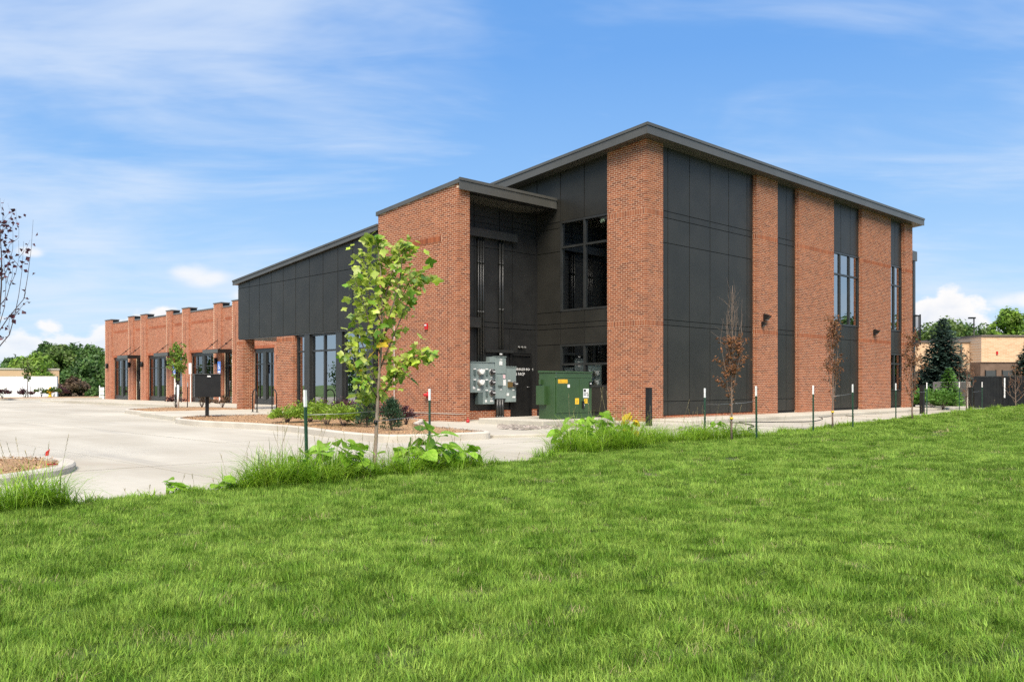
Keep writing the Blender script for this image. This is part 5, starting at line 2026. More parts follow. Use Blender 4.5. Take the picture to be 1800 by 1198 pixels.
wire((STK['j'][0], STK['j'][1], STK['j'][2] + 0.95), (x, y, z + 0.9), 'wire from the stake to the bare sapling by the gate')
x, y, z = lawn_pt(1786, 719)
d_ = depth(x, y)
sapling('dead_sapling', 'bare twiggy sapling in front of the right black gate leaf', x, y, z, zz(640, d_) - z, 16, 0.75, 160, 0.09, 'leaf_dead', 'bark_dead', 35, 0.2, 3.4, None, 2.0, 0.028, 0.10, DG)

# purple tree whose trunk stands just left of the picture
x, y = at(-6, 13.3)
sapling('purple_tree', 'sparse purple leaved young tree at the left edge', x, y, 0.0, 3.95, 16, 0.85, 250, 0.075, 'leaf_purple', 'bark_dark', 41, 1.3, 4.4, None, 1.25, 0.024, 0.34)
# small sapling before the shops
x, y = gp(313, 717, 0.0)
sapling('small_sapling', 'small green sapling with white trunk guard near the shop doors', x, y, 0.0, 2.85, 14, 0.85, 800, 0.12, 'leaf_lime', 'bark_dark', 42, 1.15, 3.2, None, 1.5, 0.022, 0.45)
o = MB().lathe([(0.05, 0.05), (0.05, 1.1)], (0, 0, 0), 10).build('trunk_guard', 'white')
o.parent = [q for q in COL.objects if q.name.startswith('small_sapling')][0]
x, y = gp(49, 698, -0.02)
sapling('far_sapling', 'thin sapling with a few leaves in front of the white wall', x, y, 0.0, 3.4, 12, 0.8, 230, 0.22, 'leaf_olive', 'bark_dark', 43, 1.3, 2.7, None, 1.5, 0.05, 0.4)


def shrub(name, label, x, y, z, r, h, n, size, m, seed, elong=2.5, upright=False, group=None):
    rnd = random.Random(seed)
    t = thing(name, label, 'shrub', (x, y, z), rnd.uniform(0, 6), group)
    mb = MB()
    tips = []
    for i in range(14):
        a = rnd.uniform(0, 6.28)
        rr = r * rnd.uniform(0.2, 0.9)
        e = Vector((math.cos(a) * rr, math.sin(a) * rr, h * rnd.uniform(0.6, 0.95)))
        if upright:
            e = Vector((math.cos(a) * rr * 0.7, math.sin(a) * rr * 0.7, h * rnd.uniform(0.5, 1.0)))
        mb.tube([(0, 0, -0.03), tuple(e * 0.5 + Vector((0, 0, 0.03))), tuple(e)], [0.01, 0.006, 0.002], 4, False)
    o = mb.build('stems', 'bark_dark', t)
    o['kind'] = 'stuff'
    # clumps of small leaves
    mb = MB()
    cl = []
    for i in range(max(10, n // 38)):
        a = rnd.uniform(0, 6.28)
        f = rnd.random() ** 0.5
        if upright:
            zz_ = rnd.random()
            rr = r * f * (1 - 0.85 * zz_ ** 1.6)
            cl.append(Vector((math.cos(a) * rr, math.sin(a) * rr, h * (0.06 + 0.92 * zz_))))
        else:
            rr = r * f
            cl.append(Vector((math.cos(a) * rr, math.sin(a) * rr, h * (0.12 + 0.80 * math.sqrt(max(0, 1 - f * f * 0.85)) * rnd.uniform(0.35, 1.0)))))
    for i in range(n):
        c = rnd.choice(cl)
        s0 = r * (0.16 if not upright else 0.2)
        q = c + Vector((rnd.gauss(0, s0), rnd.gauss(0, s0), abs(rnd.gauss(0, s0)) - s0 * 0.3))
        q.z = max(q.z, 0.0)
        d = Vector((q.x * 1.2 / r + rnd.gauss(0, 0.5), q.y * 1.2 / r + rnd.gauss(0, 0.5), rnd.uniform(0.1, 1.2) if not upright else rnd.uniform(0.6, 2.0))).normalized()
        s_ = Matrix.Rotation(rnd.uniform(0, 6.28), 3, d) @ d.orthogonal().normalized()
        L = size * rnd.uniform(0.6, 1.4)
        W = L / elong
        mb.add([tuple(q), tuple(q + d * L * 0.5 + s_ * W * 0.5), tuple(q + d * L), tuple(q + d * L * 0.5 - s_ * W * 0.5)], [(0, 1, 2), (0, 2, 3)])
    o = mb.build('foliage', m, t)
    o['kind'] = 'stuff'
    return t


SG = 'yellow green shrubs in the mulch bed'
for i, (px, py, r, h, lb) in enumerate(((505, 742, 0.42, 0.42, 'leftmost small yellow green shrub in the mulch bed'), (545, 741, 0.50, 0.55, 'yellow green shrub just right of the tall stake'),
                                       (575, 746, 0.50, 0.60, 'yellow green shrub in the middle of the row'), (605, 748, 0.52, 0.55, 'fullest yellow green shrub left of the dark evergreens'),
                                       (633, 745, 0.38, 0.40, 'small yellow green shrub touching the dark evergreen'))):
    x, y = gp(px, py, 0.02)
    shrub('spirea_shrub', lb, x, y, 0.0, r, h, 1500, 0.085, 'leaf_shrub', 60 + i, 2.6, False, SG)
for i, (px, py, r, h, lb) in enumerate(((645, 750, 0.25, 0.95, 'slim dark evergreen left of the young tree trunk'), (688, 755, 0.28, 0.70, 'dark evergreen right of the young tree trunk'))):
    x, y = gp(px, py, 0.02)
    shrub('evergreen_shrub', lb, x, y, 0.0, r, h, 2600, 0.06, 'leaf_dark', 70 + i, 3.0, True, 'dark upright evergreens')
for i, (px, py, r, h, lb) in enumerate(((568, 730, 0.50, 0.50, 'purple barberry under the left shop window'), (596, 731, 0.55, 0.55, 'purple barberry under the middle shop window'), (622, 733, 0.50, 0.50, 'purple barberry behind the yellow green shrubs'),
                                       (664, 737, 0.40, 0.55, 'purple barberry behind the tree trunk'), (714, 745, 0.30, 0.50, 'purple barberry right of the dark evergreen by the brick wall'))):
    x, y = gp(px, py, 0.02)
    shrub('barberry_shrub', lb, x, y, 0.0, r, h, 700, 0.06, 'leaf_barberry', 80 + i, 1.6, False, 'purple barberries')
for i, (px, py, r, h, lb) in enumerate(((309, 716.5, 0.42, 0.75, 'dark twiggy shrub at the foot of the small sapling'), (355, 716, 0.36, 0.50, 'brown shrub left of the mail cabinet post'), (391, 715.5, 0.40, 0.55, 'brown shrub right of the mail cabinet post'))):
    x, y = gp(px, py, 0.0)
    shrub('brown_shrub', lb, x, y, 0.0, r, h, 420, 0.09, 'leaf_barberry' if i == 0 else 'leaf_brownish', 90 + i, 2.2, False, 'brown shrubs in the far island')
for i, (px, py, r, h, m_, lb) in enumerate(((4, 700, 0.55, 0.75, 'leaf_barberry', 'reddish shrub at the far left edge of the bed'), (44, 698.5, 0.5, 0.7, 'leaf_barberry', 'reddish shrub at the foot of the far sapling'), (73, 697.5, 0.55, 0.75, 'leaf_olive', 'grey green shrub left of the hydrant'),
                                            (95, 697.5, 0.5, 0.85, 'leaf_olive', 'leafy shrub right of the hydrant'), (106, 697, 0.62, 0.95, 'leaf_barberry', 'round reddish shrub at the end of the white wall'))):
    x, y = gp(px, py, -0.02)
    shrub('bed_shrub', lb, x, y, 0.0, r, h, 420, 0.14, m_, 100 + i, 1.6, False, 'shrubs in the far planting bed')


# ------------------------------------------------------------------ weeds along the edge of the lawn
def edge_at(px):
    lo, hi = 5.0, 60.0
    for _ in range(40):
        mid = (lo + hi) / 2
        x, y = at(px, mid)
        if y < edge_y(x):
            lo = mid
        else:
            hi = mid
    return at(px, lo)


HM = [leaf_mesh('leaf', HEART, 'leaf_weed', f, d) for f, d in ((0.22, 0.25), (0.05, 0.45), (0.4, 0.2))]
HY = [leaf_mesh('leaf', HEART, 'leaf_yellow', 0.2, 0.3)]


def weed(px, back, h, spread, n, size, seed, label, yellow=False):
    rnd = random.Random(seed)
    x, y = edge_at(px)
    x += AY[0] * back
    y += AY[1] * back
    z = lawn_z(x, y) if y < edge_y(x) else PAVE
    t = thing('broadleaf_weed', label, 'plant', (x, y, z), 0, 'broad leaved weeds at the lawn edge')
    for i in range(n):
        a = rnd.uniform(0, 6.28)
        rr = spread * math.sqrt(rnd.random())
        hh = h * rnd.uniform(0.45, 1.0) * (1 - 0.35 * rr / spread)
        q = Vector((math.cos(a) * rr, math.sin(a) * rr, hh))
        MB().tube([(0, 0, -0.02), (q.x * 0.4, q.y * 0.4, hh * 0.65), tuple(q)], [0.005, 0.004, 0.002], 5, False).build('stem', 'leaf_weed', t)
        d = Vector((math.cos(a) + rnd.gauss(0, 0.4), math.sin(a) + rnd.gauss(0, 0.4), rnd.uniform(-0.55, 0.25)))
        up = Vector((rnd.gauss(0, 0.4), rnd.gauss(0, 0.4), 1.0))
        put_leaf(rnd.choice(HY if yellow else HM), t, q, d, up, size * rnd.uniform(0.65, 1.15))


weed(284, 0.12, 0.20, 0.15, 9, 0.15, 1, 'small round leaved weed on the paving left of the tall grass')
weed(378, 0.08, 0.22, 0.15, 8, 0.13, 2, 'small broad leaved weed just left of the tall grass clump')
weed(585, 0.10, 0.70, 0.30, 26, 0.20, 3, 'light green broad leaved weed between the stake and the young tree')
weed(622, 0.0, 0.54, 0.26, 16, 0.17, 13, 'low broad leaved weed left of the young tree trunk')
weed(752, 0.10, 0.74, 0.36, 28, 0.23, 4, 'large broad leaved weed at the foot of the right stake')
weed(700, 0.10, 0.44, 0.26, 10, 0.15, 14, 'broad leaved weed just right of the young tree trunk')
weed(520, 0.15, 0.50, 0.25, 10, 0.14, 15, 'broad leaved weed hidden in the grass left of the tall stake')
weed(1215, 0.10, 0.42, 0.22, 12, 0.13, 16, 'leafy weed left of the stake by the nearest dead sapling')
weed(1262, 0.05, 0.46, 0.26, 16, 0.12, 17, 'leafy weed at the foot of the nearest dead sapling')
weed(800, 0.0, 0.46, 0.32, 20, 0.19, 5, 'low broad leaved weed right of the stake')
weed(1010, 0.30, 0.70, 0.36, 26, 0.19, 6, 'broad leaved weed at the left end of the big grass clump')
weed(1045, 0.25, 0.84, 0.42, 32, 0.20, 7, 'broad leaved weed on top of the big grass clump before the transformer')
weed(1078, 0.25, 0.82, 0.34, 24, 0.19, 8, 'broad leaved weed beside the yellow leaves')
weed(1106, 0.0, 0.74, 0.14, 20, 0.16, 9, 'yellowing weed at the right of the big grass clump', True)


def blade(m, x, y, z, h, lean, az, w, seg=4, droop=0.6):
    """curved tapering grass blade"""
    ca, sa = math.cos(az), math.sin(az)
    vs = []
    n = seg
    for i in range(n):
        f = i / n
        out = lean * h * (f ** 1.7)
        zz_ = h * (f - droop * 0.5 * f * f * f * lean)
        ww = w * (1 - f * 0.75)
        cx, cy = x + ca * out, y + sa * out
        vs.append((cx - sa * ww, cy + ca * ww, z + zz_))
        vs.append((cx + sa * ww, cy - ca * ww, z + zz_))
    out = lean * h
    vs.append((x + ca * out, y + sa * out, z + h * (1 - droop * 0.5 * lean)))
    fs = [(2 * i, 2 * i + 1, 2 * i + 3, 2 * i + 2) for i in range(n - 1)] + [(2 * n - 2, 2 * n - 1, 2 * n)]
    m.add(vs, fs, True)


def tall_grass():
    rnd = random.Random(5)
    m = MB()
    st = MB()
    # photograph column range, height, number of tufts, how far they stand in from the edge
    for p0, p1, h, cnt, inn in ((-60, 105, 0.48, 56, 0.25), (95, 150, 0.17, 12, 0.12), (150, 270, 0.10, 9, 0.08), (300, 420, 0.13, 12, 0.10), (415, 470, 0.30, 16, 0.2), (455, 565, 0.55, 60, 0.35), (560, 680, 0.44, 60, 0.35),
                                (680, 830, 0.46, 76, 0.33), (820, 880, 0.20, 10, 0.12), (880, 960, 0.12, 8, 0.08), (950, 1000, 0.28, 14, 0.2), (990, 1130, 0.72, 100, 0.45), (1130, 1220, 0.46, 52, 0.4), (1215, 1300, 0.52, 56, 0.4),
                                (1300, 1400, 0.24, 34, 0.3), (1400, 1500, 0.22, 34, 0.3), (1500, 1640, 0.20, 42, 0.3), (1640, 1840, 0.26, 60, 0.4)):
        for c in range(cnt):
            px = rnd.uniform(p0, p1)
            x, y = edge_at(px)
            y -= rnd.uniform(-0.22, inn)
            x += rnd.uniform(-0.1, 0.1)
            hh = h * rnd.uniform(0.32, 1.2)
            far = depth(x, y) > 22
            for b in range(34 if not far else 30):
                bx, by = x + rnd.gauss(0, 0.055), y + rnd.gauss(0, 0.055)
                z = (lawn_z(bx, by) if by < edge_y(bx) else PAVE) - 0.005
                blade(m, bx, by, z, hh * rnd.uniform(0.5, 1.15), rnd.uniform(0.25, 1.9), rnd.uniform(0, 6.28), rnd.uniform(0.0035, 0.0070) * (1.6 if far else 1.0), 4, rnd.uniform(0.4, 0.95))
            if rnd.random() < 0.30:
                bx, by = x + rnd.gauss(0, 0.05), y + rnd.gauss(0, 0.05)
                z = lawn_z(bx, by)
                a = rnd.uniform(0, 6.28)
                H_ = hh * rnd.uniform(1.1, 1.7)
                e = Vector((bx + math.cos(a) * H_ * 0.3, by + math.sin(a) * H_ * 0.3, z + H_))
                st.tube([(bx, by, z), tuple(Vector((bx, by, z)).lerp(e, 0.6) + Vector((0, 0, 0.02))), tuple(e)], [0.0018, 0.0015, 0.001], 4, False)
                for k in range(9):
                    q = Vector((bx, by, z)).lerp(e, 0.78 + 0.024 * k)
                    blade(st, q.x, q.y, q.z, 0.03, 0.6, rnd.uniform(0, 6.28), 0.003, 2, 0.2)
    tag(m.build('tall_grass', 'tall_blade'), 'tall unmown grass in clumps along the edge of the lawn', 'grass', kind='stuff')
    tag(st.build('grass_stalks', 'straw'), 'dry seed stalks standing out of the tall grass', 'grass', kind='stuff')


tall_grass()


def short_grass():
    rnd = random.Random(9)
    patches = bpy.data.collections.new('grass_patches')
    for v in range(9):
        m = MB()
        az0 = rnd.uniform(0, 6.28)
        lean0 = rnd.uniform(0.25, 1.0)
        n = 520
        for i in range(n):
            r = 0.19 * math.sqrt(rnd.random())
            a = rnd.uniform(0, 6.28)
            h = rnd.uniform(0.034, 0.072) * (1.2 - 0.5 * r / 0.19)
            if rnd.random() < 0.05:
                h *= 1.35
            blade(m, r * math.cos(a), r * math.sin(a), -0.008, h, lean0 * rnd.uniform(0.2, 1.6), az0 + rnd.gauss(0, 1.3), rnd.uniform(0.0016, 0.0032), 2, 0.5)
        o = bpy.data.objects.new('grass_patch', m.mesh('grass_patch', 'grass_blade'))
        if v == 8:
            dry = MB()
            for i in range(40):
                blade(dry, rnd.gauss(0, 0.07), rnd.gauss(0, 0.07), 0, rnd.uniform(0.03, 0.065), rnd.uniform(0.3, 1.4), rnd.uniform(0, 6.28), rnd.uniform(0.0012, 0.0022), 2, 0.5)
            k = bpy.data.objects.new('dry_patch', dry.mesh('dry_patch', 'straw'))
            patches.objects.link(k)
        patches.objects.link(o)
    pts, rot, scl = [], [], []

    def tone(x, y):
        return 0.5 + 0.24 * math.sin(x * 8.1 + 2.3 * math.sin(y * 5.7 + x)) + 0.24 * math.sin(y * 10.3 + 2.1 * math.sin(x * 6.3 + 1)) + 0.08 * math.sin(x * 1.3) * math.sin(y * 1.7)

    def band(t0, t1, sp, k, kz):
        # walk over the ground in view, plus a margin on both sides
        xs0, xs1 = -30.0, 48.0
        ys0, ys1 = -40.0, 0.0
        nx, ny = int((xs1 - xs0) / sp), int((ys1 - ys0) / sp)
        for i in range(nx):
            for j in range(ny):
                x = xs0 + (i + 0.5) * sp + rnd.uniform(-0.45, 0.45) * sp
                y = ys0 + (j + 0.5) * sp + rnd.uniform(-0.45, 0.45) * sp
                d = depth(x, y)
                if not t0 <= d < t1:
                    continue
                s_ = side(x, y)
                if abs(s_) > 0.66 * d + 1.6:
                    continue
                if y > edge_y(x) - 0.02:
                    continue
                pts.append((x, y, lawn_z(x, y)))
                rot.append((rnd.gauss(0, 0.10), rnd.gauss(0, 0.10), rnd.uniform(0, 6.283)))
                g = tone(x, y)
                f = rnd.uniform(0.85, 1.15)
                scl.append((k * f, k * f, kz * f * (0.62 + 0.80 * g)))
    band(1.2, 9.0, 0.155, 1.0, 1.0)
    band(9.0, 18.0, 0.22, 1.25, 1.1)
    band(18.0, 55.0, 0.36, 1.9, 1.25)
    me = bpy.data.meshes.new('short_grass')
    me.from_pydata(pts, [], [])
    for nm, data in (('rot', rot), ('scl', scl)):
        a = me.attributes.new(nm, 'FLOAT_VECTOR', 'POINT')
        a.data.foreach_set('vector', np.array(data, dtype=np.float32).ravel())
    me.materials.append(M['grass_blade'])
    o = link('short_grass', me)
    tag(o, 'short mown green lawn grass filling the foreground', 'grass', kind='stuff')
    ng = bpy.data.node_groups.new('scatter_grass', 'GeometryNodeTree')
    ng.interface.new_socket('Geometry', in_out='INPUT', socket_type='NodeSocketGeometry')
    ng.interface.new_socket('Geometry', in_out='OUTPUT', socket_type='NodeSocketGeometry')
    N = ng.nodes
    gi, go = N.new('NodeGroupInput'), N.new('NodeGroupOutput')
    ci = N.new('GeometryNodeCollectionInfo')
    ci.inputs['Collection'].default_value = patches
    ci.inputs['Separate Children'].default_value = True
    ci.inputs['Reset Children'].default_value = True
    ip = N.new('GeometryNodeInstanceOnPoints')
    ip.inputs['Pick Instance'].default_value = True
    ar = N.new('GeometryNodeInputNamedAttribute')
    ar.data_type = 'FLOAT_VECTOR'
    ar.inputs['Name'].default_value = 'rot'
    asc = N.new('GeometryNodeInputNamedAttribute')
    asc.data_type = 'FLOAT_VECTOR'
    asc.inputs['Name'].default_value = 'scl'
    L = ng.links.new
    L(gi.outputs[0], ip.inputs['Points'])
    L(ci.outputs[0], ip.inputs['Instance'])
    L(ar.outputs[0], ip.inputs['Rotation'])
    L(asc.outputs[0], ip.inputs['Scale'])
    L(ip.outputs[0], go.inputs[0])
    md = o.modifiers.new('scatter', 'NODES')
    md.node_group = ng
    print('grass instances', len(pts))


short_grass()


# ------------------------------------------------------------------ background
def crown_mesh(rnd, w, h, n, size, m, lobes=46, squash=1.0):
    """foliage spread through lumpy clusters of an ellipsoid crown, base at z = 0"""
    mb = MB()
    cl = []
    for i in range(lobes):
        a = rnd.uniform(0, 6.28)
        u = rnd.random()
        zz_ = h * (0.10 + 0.82 * u)
        prof = math.sin(math.pi * min(1, (0.18 + 0.82 * u) ** 0.8)) ** 0.6
        rr = w * prof * rnd.uniform(0.15, 0.92)
        cl.append((Vector((math.cos(a) * rr, math.sin(a) * rr, zz_)), (0.12 + 0.26 * rnd.random() ** 1.5) * min(w, h)))
    wts = [q[1] ** 1.7 for q in cl]
    for i in range(n):
        c, r = rnd.choices(cl, wts)[0]
        d = Vector((rnd.gauss(0, 1), rnd.gauss(0, 1), rnd.gauss(0.15, 0.9))).normalized()
        rad = r * (0.45 + 0.6 * rnd.random() ** 0.5) * rnd.uniform(0.75, 1.25)
        q = c + d * rad
        q.z = max(q.z, 0.02 * h)
        nrm = (d + Vector((rnd.gauss(0, 0.6), rnd.gauss(0, 0.6), rnd.gauss(0.2, 0.5)))).normalized()
        s1 = Matrix.Rotation(rnd.uniform(0, 6.28), 3, nrm) @ nrm.orthogonal().normalized()
        s2 = nrm.cross(s1)
        L = size * rnd.uniform(0.6, 1.4)
        W = L * 0.55
        mb.add([tuple(q - s1 * L * 0.5), tuple(q + s2 * W * 0.5), tuple(q + s1 * L * 0.5), tuple(q - s2 * W * 0.5)], [(0, 1, 2, 3)])
    return mb.mesh('crown', m)


def tree(name, label, px, t_, ztop, wpx, m, seed, n=5200, size=0.30, trunk=0.22, base=0.0, loc=None, group=None):
    rnd = random.Random(seed)
    if loc is None:
        x, y = at(px, t_)
        w = wpx * t_ / 1500 / 2 * 1.45
    else:
        x, y = loc
        w = wpx
    t = thing(name, label, 'tree', (x, y, -0.42 + base), rnd.uniform(0, 6.28), group)
    Ht = ztop + 0.42 - base
    th = Ht * trunk * 0.4
    n = int(n * 1.6)
    size *= 1.15
    link('crown', crown_mesh(rnd, w, Ht - th, n, size, m), t, (0, 0, th))
    tr = MB().tube([(0, 0, 0), (rnd.gauss(0, .1), rnd.gauss(0, .1), th), (rnd.gauss(0, .2), rnd.gauss(0, .2), Ht * 0.55), (0, 0, Ht * 0.85)], [0.04 * Ht * 0.5 + 0.05, 0.03 * Ht * 0.5 + 0.03, 0.06, 0.02], 8)
    tr.build('trunk', 'bark_dark', t)
    for i in range(5):
        a = i * 1.3 + rnd.random()
        MB().tube([(0, 0, th * 0.9 + 0.1 * Ht * i / 5), (math.cos(a) * w * 0.3, math.sin(a) * w * 0.3, th + 0.2 * Ht), (math.cos(a) * w * 0.6, math.sin(a) * w * 0.6, th + 0.4 * Ht)], [0.07, 0.05, 0.02], 5, False).build('limb', 'bark_dark', t)
    return t


def Z(py, t_):
    return zz(py, t_)


TL = 'trees beyond the far side of the parking lot'
tree('broadleaf_tree', 'rounded green tree behind the left end of the white wall', 20, 118, Z(636, 118), 70, 'leaf_oak', 1, 4200, 0.42, 0.1, group=TL)
tree('broadleaf_tree', 'bright lime green tree just behind the white wall', 60, 92, Z(624, 92), 62, 'leaf_lime', 2, 4200, 0.34, 0.18, group=TL)
tree('broadleaf_tree', 'tallest far tree with a ragged top left of the brick wing', 82, 125, Z(604, 125), 46, 'leaf_oak', 3, 4200, 0.42, 0.15, group=TL)
tree('broadleaf_tree', 'mid green far tree right of the ragged top one', 104, 120, Z(611, 120), 60, 'leaf_olive', 4, 4800, 0.42, 0.08, group=TL)
tree('broadleaf_tree', 'dense dark green far tree in the middle of the left tree line', 133, 124, Z(609, 124), 66, 'leaf_oak', 5, 5200, 0.42, 0.06, group=TL)
tree('broadleaf_tree', 'dark far tree next to the brick corner', 163, 120, Z(614, 120), 62, 'leaf_oak', 6, 5200, 0.42, 0.05, group=TL)
tree('broadleaf_tree', 'dark far tree partly hidden behind the brick corner', 196, 116, Z(613, 116), 66, 'leaf_oak', 7, 5200, 0.42, 0.05, group=TL)
tree('broadleaf_tree', 'low dark green tree in front of the far tree line', 150, 104, Z(640, 104), 70, 'leaf_oak', 8, 4200, 0.36, 0.03, group=TL)
tree('brown_thicket', 'low brownish thicket at the foot of the far trees', 128, 92, Z(667, 92), 48, 'leaf_brownish', 9, 2600, 0.30, 0.02, group=None)
tree('round_bush', 'small green bush by the brick corner far away', 165, 88, Z(681, 88), 20, 'leaf_oak', 10, 1500, 0.22, 0.02, group=None)
TR = 'trees behind the beige building'
tree('broadleaf_tree', 'bright green tree right behind the blue spruce', 1655, 88, Z(560, 88), 110, 'leaf_olive', 11, 5200, 0.34, 0.1, group=TR)
tree('broadleaf_tree', 'green tree left of the light pole', 1690, 92, Z(566, 92), 85, 'leaf_oak', 12, 4600, 0.34, 0.1, group=TR)
tree('broadleaf_tree', 'low green tree right of the light pole', 1732, 96, Z(571, 96), 90, 'leaf_olive', 13, 4600, 0.34, 0.1, group=TR)
tree('broadleaf_tree', 'large fresh green tree above the beige building', 1775, 84, Z(543, 84), 84, 'leaf_lime', 14, 5600, 0.34, 0.1, group=TR)
tree('broadleaf_tree', 'fresh green tree at the right edge above the beige building', 1828, 88, Z(552, 88), 95, 'leaf_lime', 15, 4200, 0.34, 0.1, group=TR)
tree('broadleaf_tree', 'green tree peeping past the balcony', 1625, 95, Z(580, 95), 40, 'leaf_oak', 16, 2600, 0.34, 0.1, group=TR)


def conifer(name, label, px, t_, ztop, wpx, m, seed, levels=24, needle=0.34, zb=-0.3, droop=0.25, group=None):
    rnd = random.Random(seed)
    x, y = at(px, t_)
    Ht = ztop - zb
    w = wpx * t_ / 1500 / 2
    t = thing(name, label, 'tree', (x, y, zb), rnd.uniform(0, 6.28), group)
    MB().tube([(0, 0, 0), (0, 0, Ht * 0.95)], [0.03 * Ht, 0.01], 8).build('trunk', 'bark_dark', t)
    mb = MB()
    for lv in range(levels):
        f = (lv + 0.5) / levels
        r = w * 1.12 * (1 - f) ** 0.72 * rnd.uniform(0.88, 1.08) + 0.05
        z0 = Ht * (0.03 + 0.95 * f)
        nb = max(6, int(19 * (1 - f * 0.6)))
        for b in range(nb):
            a = 6.283 * (b + rnd.random() * 0.8) / nb
            L = r * rnd.uniform(0.78, 1.12)
            steps = max(3, int(L / (needle * 0.32)))
            for k in range(steps):
                g = (k + 0.6) / steps
                zk = z0 - droop * L * g + 0.30 * L * g * g * droop * 2
                c = Vector((math.cos(a) * L * g, math.sin(a) * L * g, zk))
                for q in range(5):
                    aa = a + rnd.gauss(0, 0.75)
                    d = Vector((math.cos(aa), math.sin(aa), rnd.gauss(-0.05, 0.28))).normalized()
                    s_ = Vector((-d.y, d.x, rnd.gauss(0, 0.35))).normalized()
                    Ln = needle * rnd.uniform(0.6, 1.2) * (0.5 + 0.5 * (1 - f))
                    W = Ln * 0.34
                    mb.add([tuple(c), tuple(c + d * Ln * 0.55 + s_ * W * 0.5), tuple(c + d * Ln), tuple(c + d * Ln * 0.55 - s_ * W * 0.5 + Vector((0, 0, -0.02)))], [(0, 1, 2, 3)])
    mb.build('crown', m, t)
    return t


conifer('spruce_tree', 'large dark blue green spruce right of the brick building', 1658, 52, Z(556, 52), 100, 'needle', 1, 40, 0.42)
conifer('small_conifer', 'small bright green conifer in front of the dark spruce', 1668, 44.5, Z(644, 44.5), 40, 'needle_light', 2, 18, 0.24, droop=0.1)
conifer('spruce_tree', 'dark spruce cut off by the right edge of the picture', 1812, 52, Z(590, 52), 74, 'needle', 3, 36, 0.40)
for i, (px, t_, w, h, lb) in enumerate(((1640, 42.5, 1.0, 0.95, 'bright green leafy shrub left of the small conifer'), (1657, 41.0, 0.62, 0.85, 'rounded green shrub in front of the concrete ramp wall'), (1622, 43, 0.7, 0.9, 'bright green shrub behind the far bollard'), (1690, 47.0, 0.9, 0.8, 'low green shrub right of the small conifer'))):
    x, y = at(px, t_)
    shrub('leafy_shrub', lb, x, y, -0.10, w, h, 1600, 0.13, 'needle_light', 120 + i, 2.0, False, 'green shrubs by the ramp')

# beige building behind the trees on the right; stands square to the street behind
RZ = -math.atan2(AY[0], AY[1])


def right_building():
    t0 = 63.0
    x, y = at(1725, t0)
    b = thing('beige_building', 'tan brick building with dark base and grey doors behind the fence', 'building', (x, y, -0.42), RZ + R(4))
    k = t0 / 1500
    def X(px): return (px - 1725) * k
    zt, zm_ = Z(591, t0) + 0.42, Z(636, t0) + 0.42
    MB().box(X(1725), X(1860), 0, 12, zm_, zt).build('upper_wall', 'beige_brick', b)
    MB().box(X(1725), X(1860), 0.10, 12, 0, zm_ - 0.002).build('lower_wall', 'dark_brick_far', b)
    MB().box(X(1724), X(1861), -0.08, 12.1, zt + 0.002, zt + 0.12).build('coping', 'roof_far', b)
    MB().box(X(1600), X(1724.5), 1.4, 12, 2.45, Z(600, t0) + 0.42).build('side_upper_wall', 'beige', b)
    MB().box(X(1600), X(1724.5), 1.5, 12, 0, 2.448).build('side_lower_wall', 'dark_brick_far', b)
    MB().box(X(1598), X(1724.5), 1.3, 12.1, Z(600, t0) + 0.423, Z(600, t0) + 0.50).build('side_coping', 'roof_far', b)
    for a, c in ((1731, 1735.5), (1752.5, 1757)):
        pass
    for a, c in ((1734, 1752), (1765, 1783)):
        d = MB().box(X(a), X(c), 0.04, 0.098, 0, 2.55).build('door', 'grey_door', b)
        MB().box(X(a) + 0.22, X(a) + 0.56, 0.032, 0.0395, 1.78, 1.88).build('door_sign', 'white', d)
        MB().box(X(a) - 0.05, X(a) - 0.002, 0.02, 0.098, 0, 2.60).box(X(c) + 0.002, X(c) + 0.05, 0.02, 0.098, 0, 2.60).build('door_frame', 'black', d)
    MB().box(X(1717), X(1721), 1.42, 1.498, 0, 2.4).build('pipe', 'black', b)
    MB().box(X(1707), X(1709), 1.30, 1.395, 0.6, Z(602, t0) + 0.42).build('downpipe', 'roof_far', b)
    MB().box(X(1752), X(1755), -0.06, -0.004, Z(623, t0) + 0.42, Z(617, t0) + 0.42).build('alarm_box', 'red', b)


right_building()


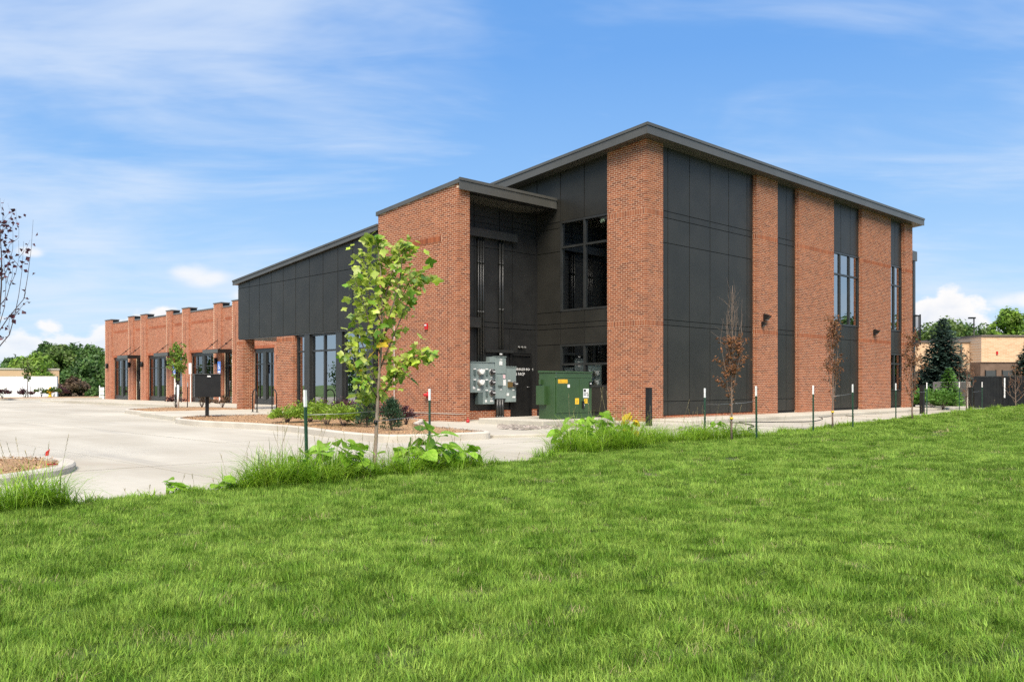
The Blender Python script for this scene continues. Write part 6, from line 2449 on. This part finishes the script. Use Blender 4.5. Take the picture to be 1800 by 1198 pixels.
def enclosure():
    t0 = 44.0
    x, y = at(1712, t0)
    k = t0 / 1500
    b = thing('enclosure_gate', 'black metal double gate of a waste enclosure', 'gate', (x, y, -0.2), RZ)
    def X(px): return (px - 1712) * k
    h = Z(660.5, t0) + 0.2
    for a, c in ((1719, 1762.5), (1768, 1835)):
        n = int((X(c) - X(a)) / 0.15)
        w = (X(c) - X(a)) / n
        for i in range(n):
            MB().box(X(a) + i * w + 0.003, X(a) + (i + 1) * w - 0.003, 0.0, 0.03, 0.10, h - 0.05).build('board', 'black', b)
        MB().box(X(a), X(c), -0.02, 0.05, h - 0.048, h).build('top_rail', 'frame', b)
    MB().box(X(1712), X(1718.5), -0.05, 0.15, 0, h - 0.02).build('gate_post', 'black', b)
    MB().box(X(1763), X(1767.5), -0.03, 0.08, 0, h - 0.02).build('gate_post', 'black', b)
    MB().box(X(1763.8), X(1766), -0.06, -0.031, 0.62, h - 0.1).build('drop_rod', 'white', b)
    w = bevel(MB().box(0, 3.6, 0, 0.2, 0, h - 0.25).build('concrete_wall', 'ramp', None, (x + AY[0] * 0.3, y + AY[1] * 0.3, -0.25), (0, 0, RZ + R(90))), 0.02)
    tag(w, 'pale concrete side wall of the waste enclosure', 'wall')
    # ramp wall
    t1 = 45.8
    x, y = at(1630, t1)
    k = t1 / 1500
    L = (1708 - 1630) * k
    z0, z1 = Z(707, t1) + 0.3, Z(689, t1) + 0.3
    r = MB().hexa([(0, 0, 0), (L, 0, 0), (L, 0.22, 0), (0, 0.22, 0), (0, 0, z0), (L, 0, z1), (L, 0.22, z1), (0, 0.22, z0)]).build('ramp_wall', 'ramp', None, (x, y, -0.3), (0, 0, RZ))
    tag(bevel(r, 0.02), 'sloping concrete ramp wall left of the black gate', 'wall')
    x, y = at(1712, 90)
    p = thing('light_pole', 'dark parking lot light pole above the trees', 'lamp', (x, y, -0.42), RZ)
    zt = Z(560, 90) + 0.42
    MB().tube([(0, 0, 0), (0, 0, zt)], [0.10, 0.07], 8).build('pole', 'black', p)
    MB().box(-0.55, 0.12, -0.15, 0.15, zt + 0.002, zt + 0.16).build('lamp_head', 'black', p)
    # concrete drive beyond the walk
    m = MB().box(26.1, 60, -0.09, 30, -0.40, PAVE + 0.03)
    o = m.build('service_drive', 'concrete')
    o['kind'] = 'structure'


enclosure()


def left_background():
    # white screen wall and the tan building behind it
    t0 = 80.0
    k = t0 / 1500
    x, y = at(100, t0)
    w = thing('screen_wall', 'long plain white screen wall across the parking lot', 'wall', (x, y, -0.42), RZ - R(3))
    h = Z(661.5, t0) + 0.42
    n = 6
    for i in range(n):
        MB().box(-9.0 + 1.5 * i + 0.006, -9.0 + 1.5 * (i + 1) - 0.006, 0, 0.2, 0, h).build('wall_section', 'white_wall', w)
    MB().box(-12.0, -9.0, 0, 0.2, 0, h).build('wall_section', 'white_wall', w)
    MB().box(-12.02, 0.02, -0.02, 0.22, h + 0.002, h + 0.05).build('coping', 'kerb', w)
    t1 = 92.0
    k = t1 / 1500
    x, y = at(104, t1)
    b = thing('tan_building', 'low tan building with pale coping behind the white wall', 'building', (x, y, -0.42), RZ + R(31))
    h = Z(650, t1) + 0.42
    MB().box(-9.0, 0, 0, 8, 0, h).build('wall', 'beige', b)
    MB().box(-9.05, 0.05, -0.06, 8.05, h + 0.002, h + 0.16).build('coping', 'kerb', b)
    # small white board sign by the brick corner
    t2 = 74.0
    x, y = at(179, t2)
    s = thing('board_sign', 'small white board sign on a post beside the far brick corner', 'sign', (x, y, -0.42), RZ)
    MB().box(-0.22, -0.16, -0.03, 0.03, 0, 1.45).build('post', 'white', s)
    for z0, z1 in ((0.95, 1.28), (0.62, 0.90), (0.30, 0.55)):
        MB().box(-0.15, 0.20, -0.015, 0.015, z0, z1).build('board', 'white', s)
    # grass verge beyond the lot
    m = MB().box(-40, 60, 72.5, 140, -0.41, -0.16)
    m.build('verge', 'far_ground')['kind'] = 'structure'


left_background()
# trees mirrored in the shop windows and in the tall windows
for i, (x, y, zt, w) in enumerate(((-62, 95, 5.5, 5.5), (-50, 108, 6.2, 6.0), (-74, 86, 5.4, 5.5), (-40, 118, 6.0, 6.0), (-86, 76, 5.6, 5.5))):
    tree('broadleaf_tree', ('round', 'tall', 'low', 'broad', 'full')[i] + ' green tree left of the view, mirrored in the shop windows', 0, 0, zt, w, ('leaf_oak', 'leaf_olive')[i % 2], 200 + i, 3000, 0.4, 0.12, loc=(x, y), group='trees left of the view')
for i, (x, y, zt, w) in enumerate(((58, -20, 7.5, 4.0), (64, -26, 6.5, 3.6), (52, -15, 6.5, 3.2), (70, -18, 8.5, 4.0))):
    tree('broadleaf_tree', ('round', 'broad', 'low', 'tall')[i] + ' green tree right of the view, mirrored in the tall windows', 0, 0, zt, w, ('leaf_oak', 'leaf_olive')[i % 2], 210 + i, 3000, 0.4, 0.12, loc=(x, y), group='trees right of the view')
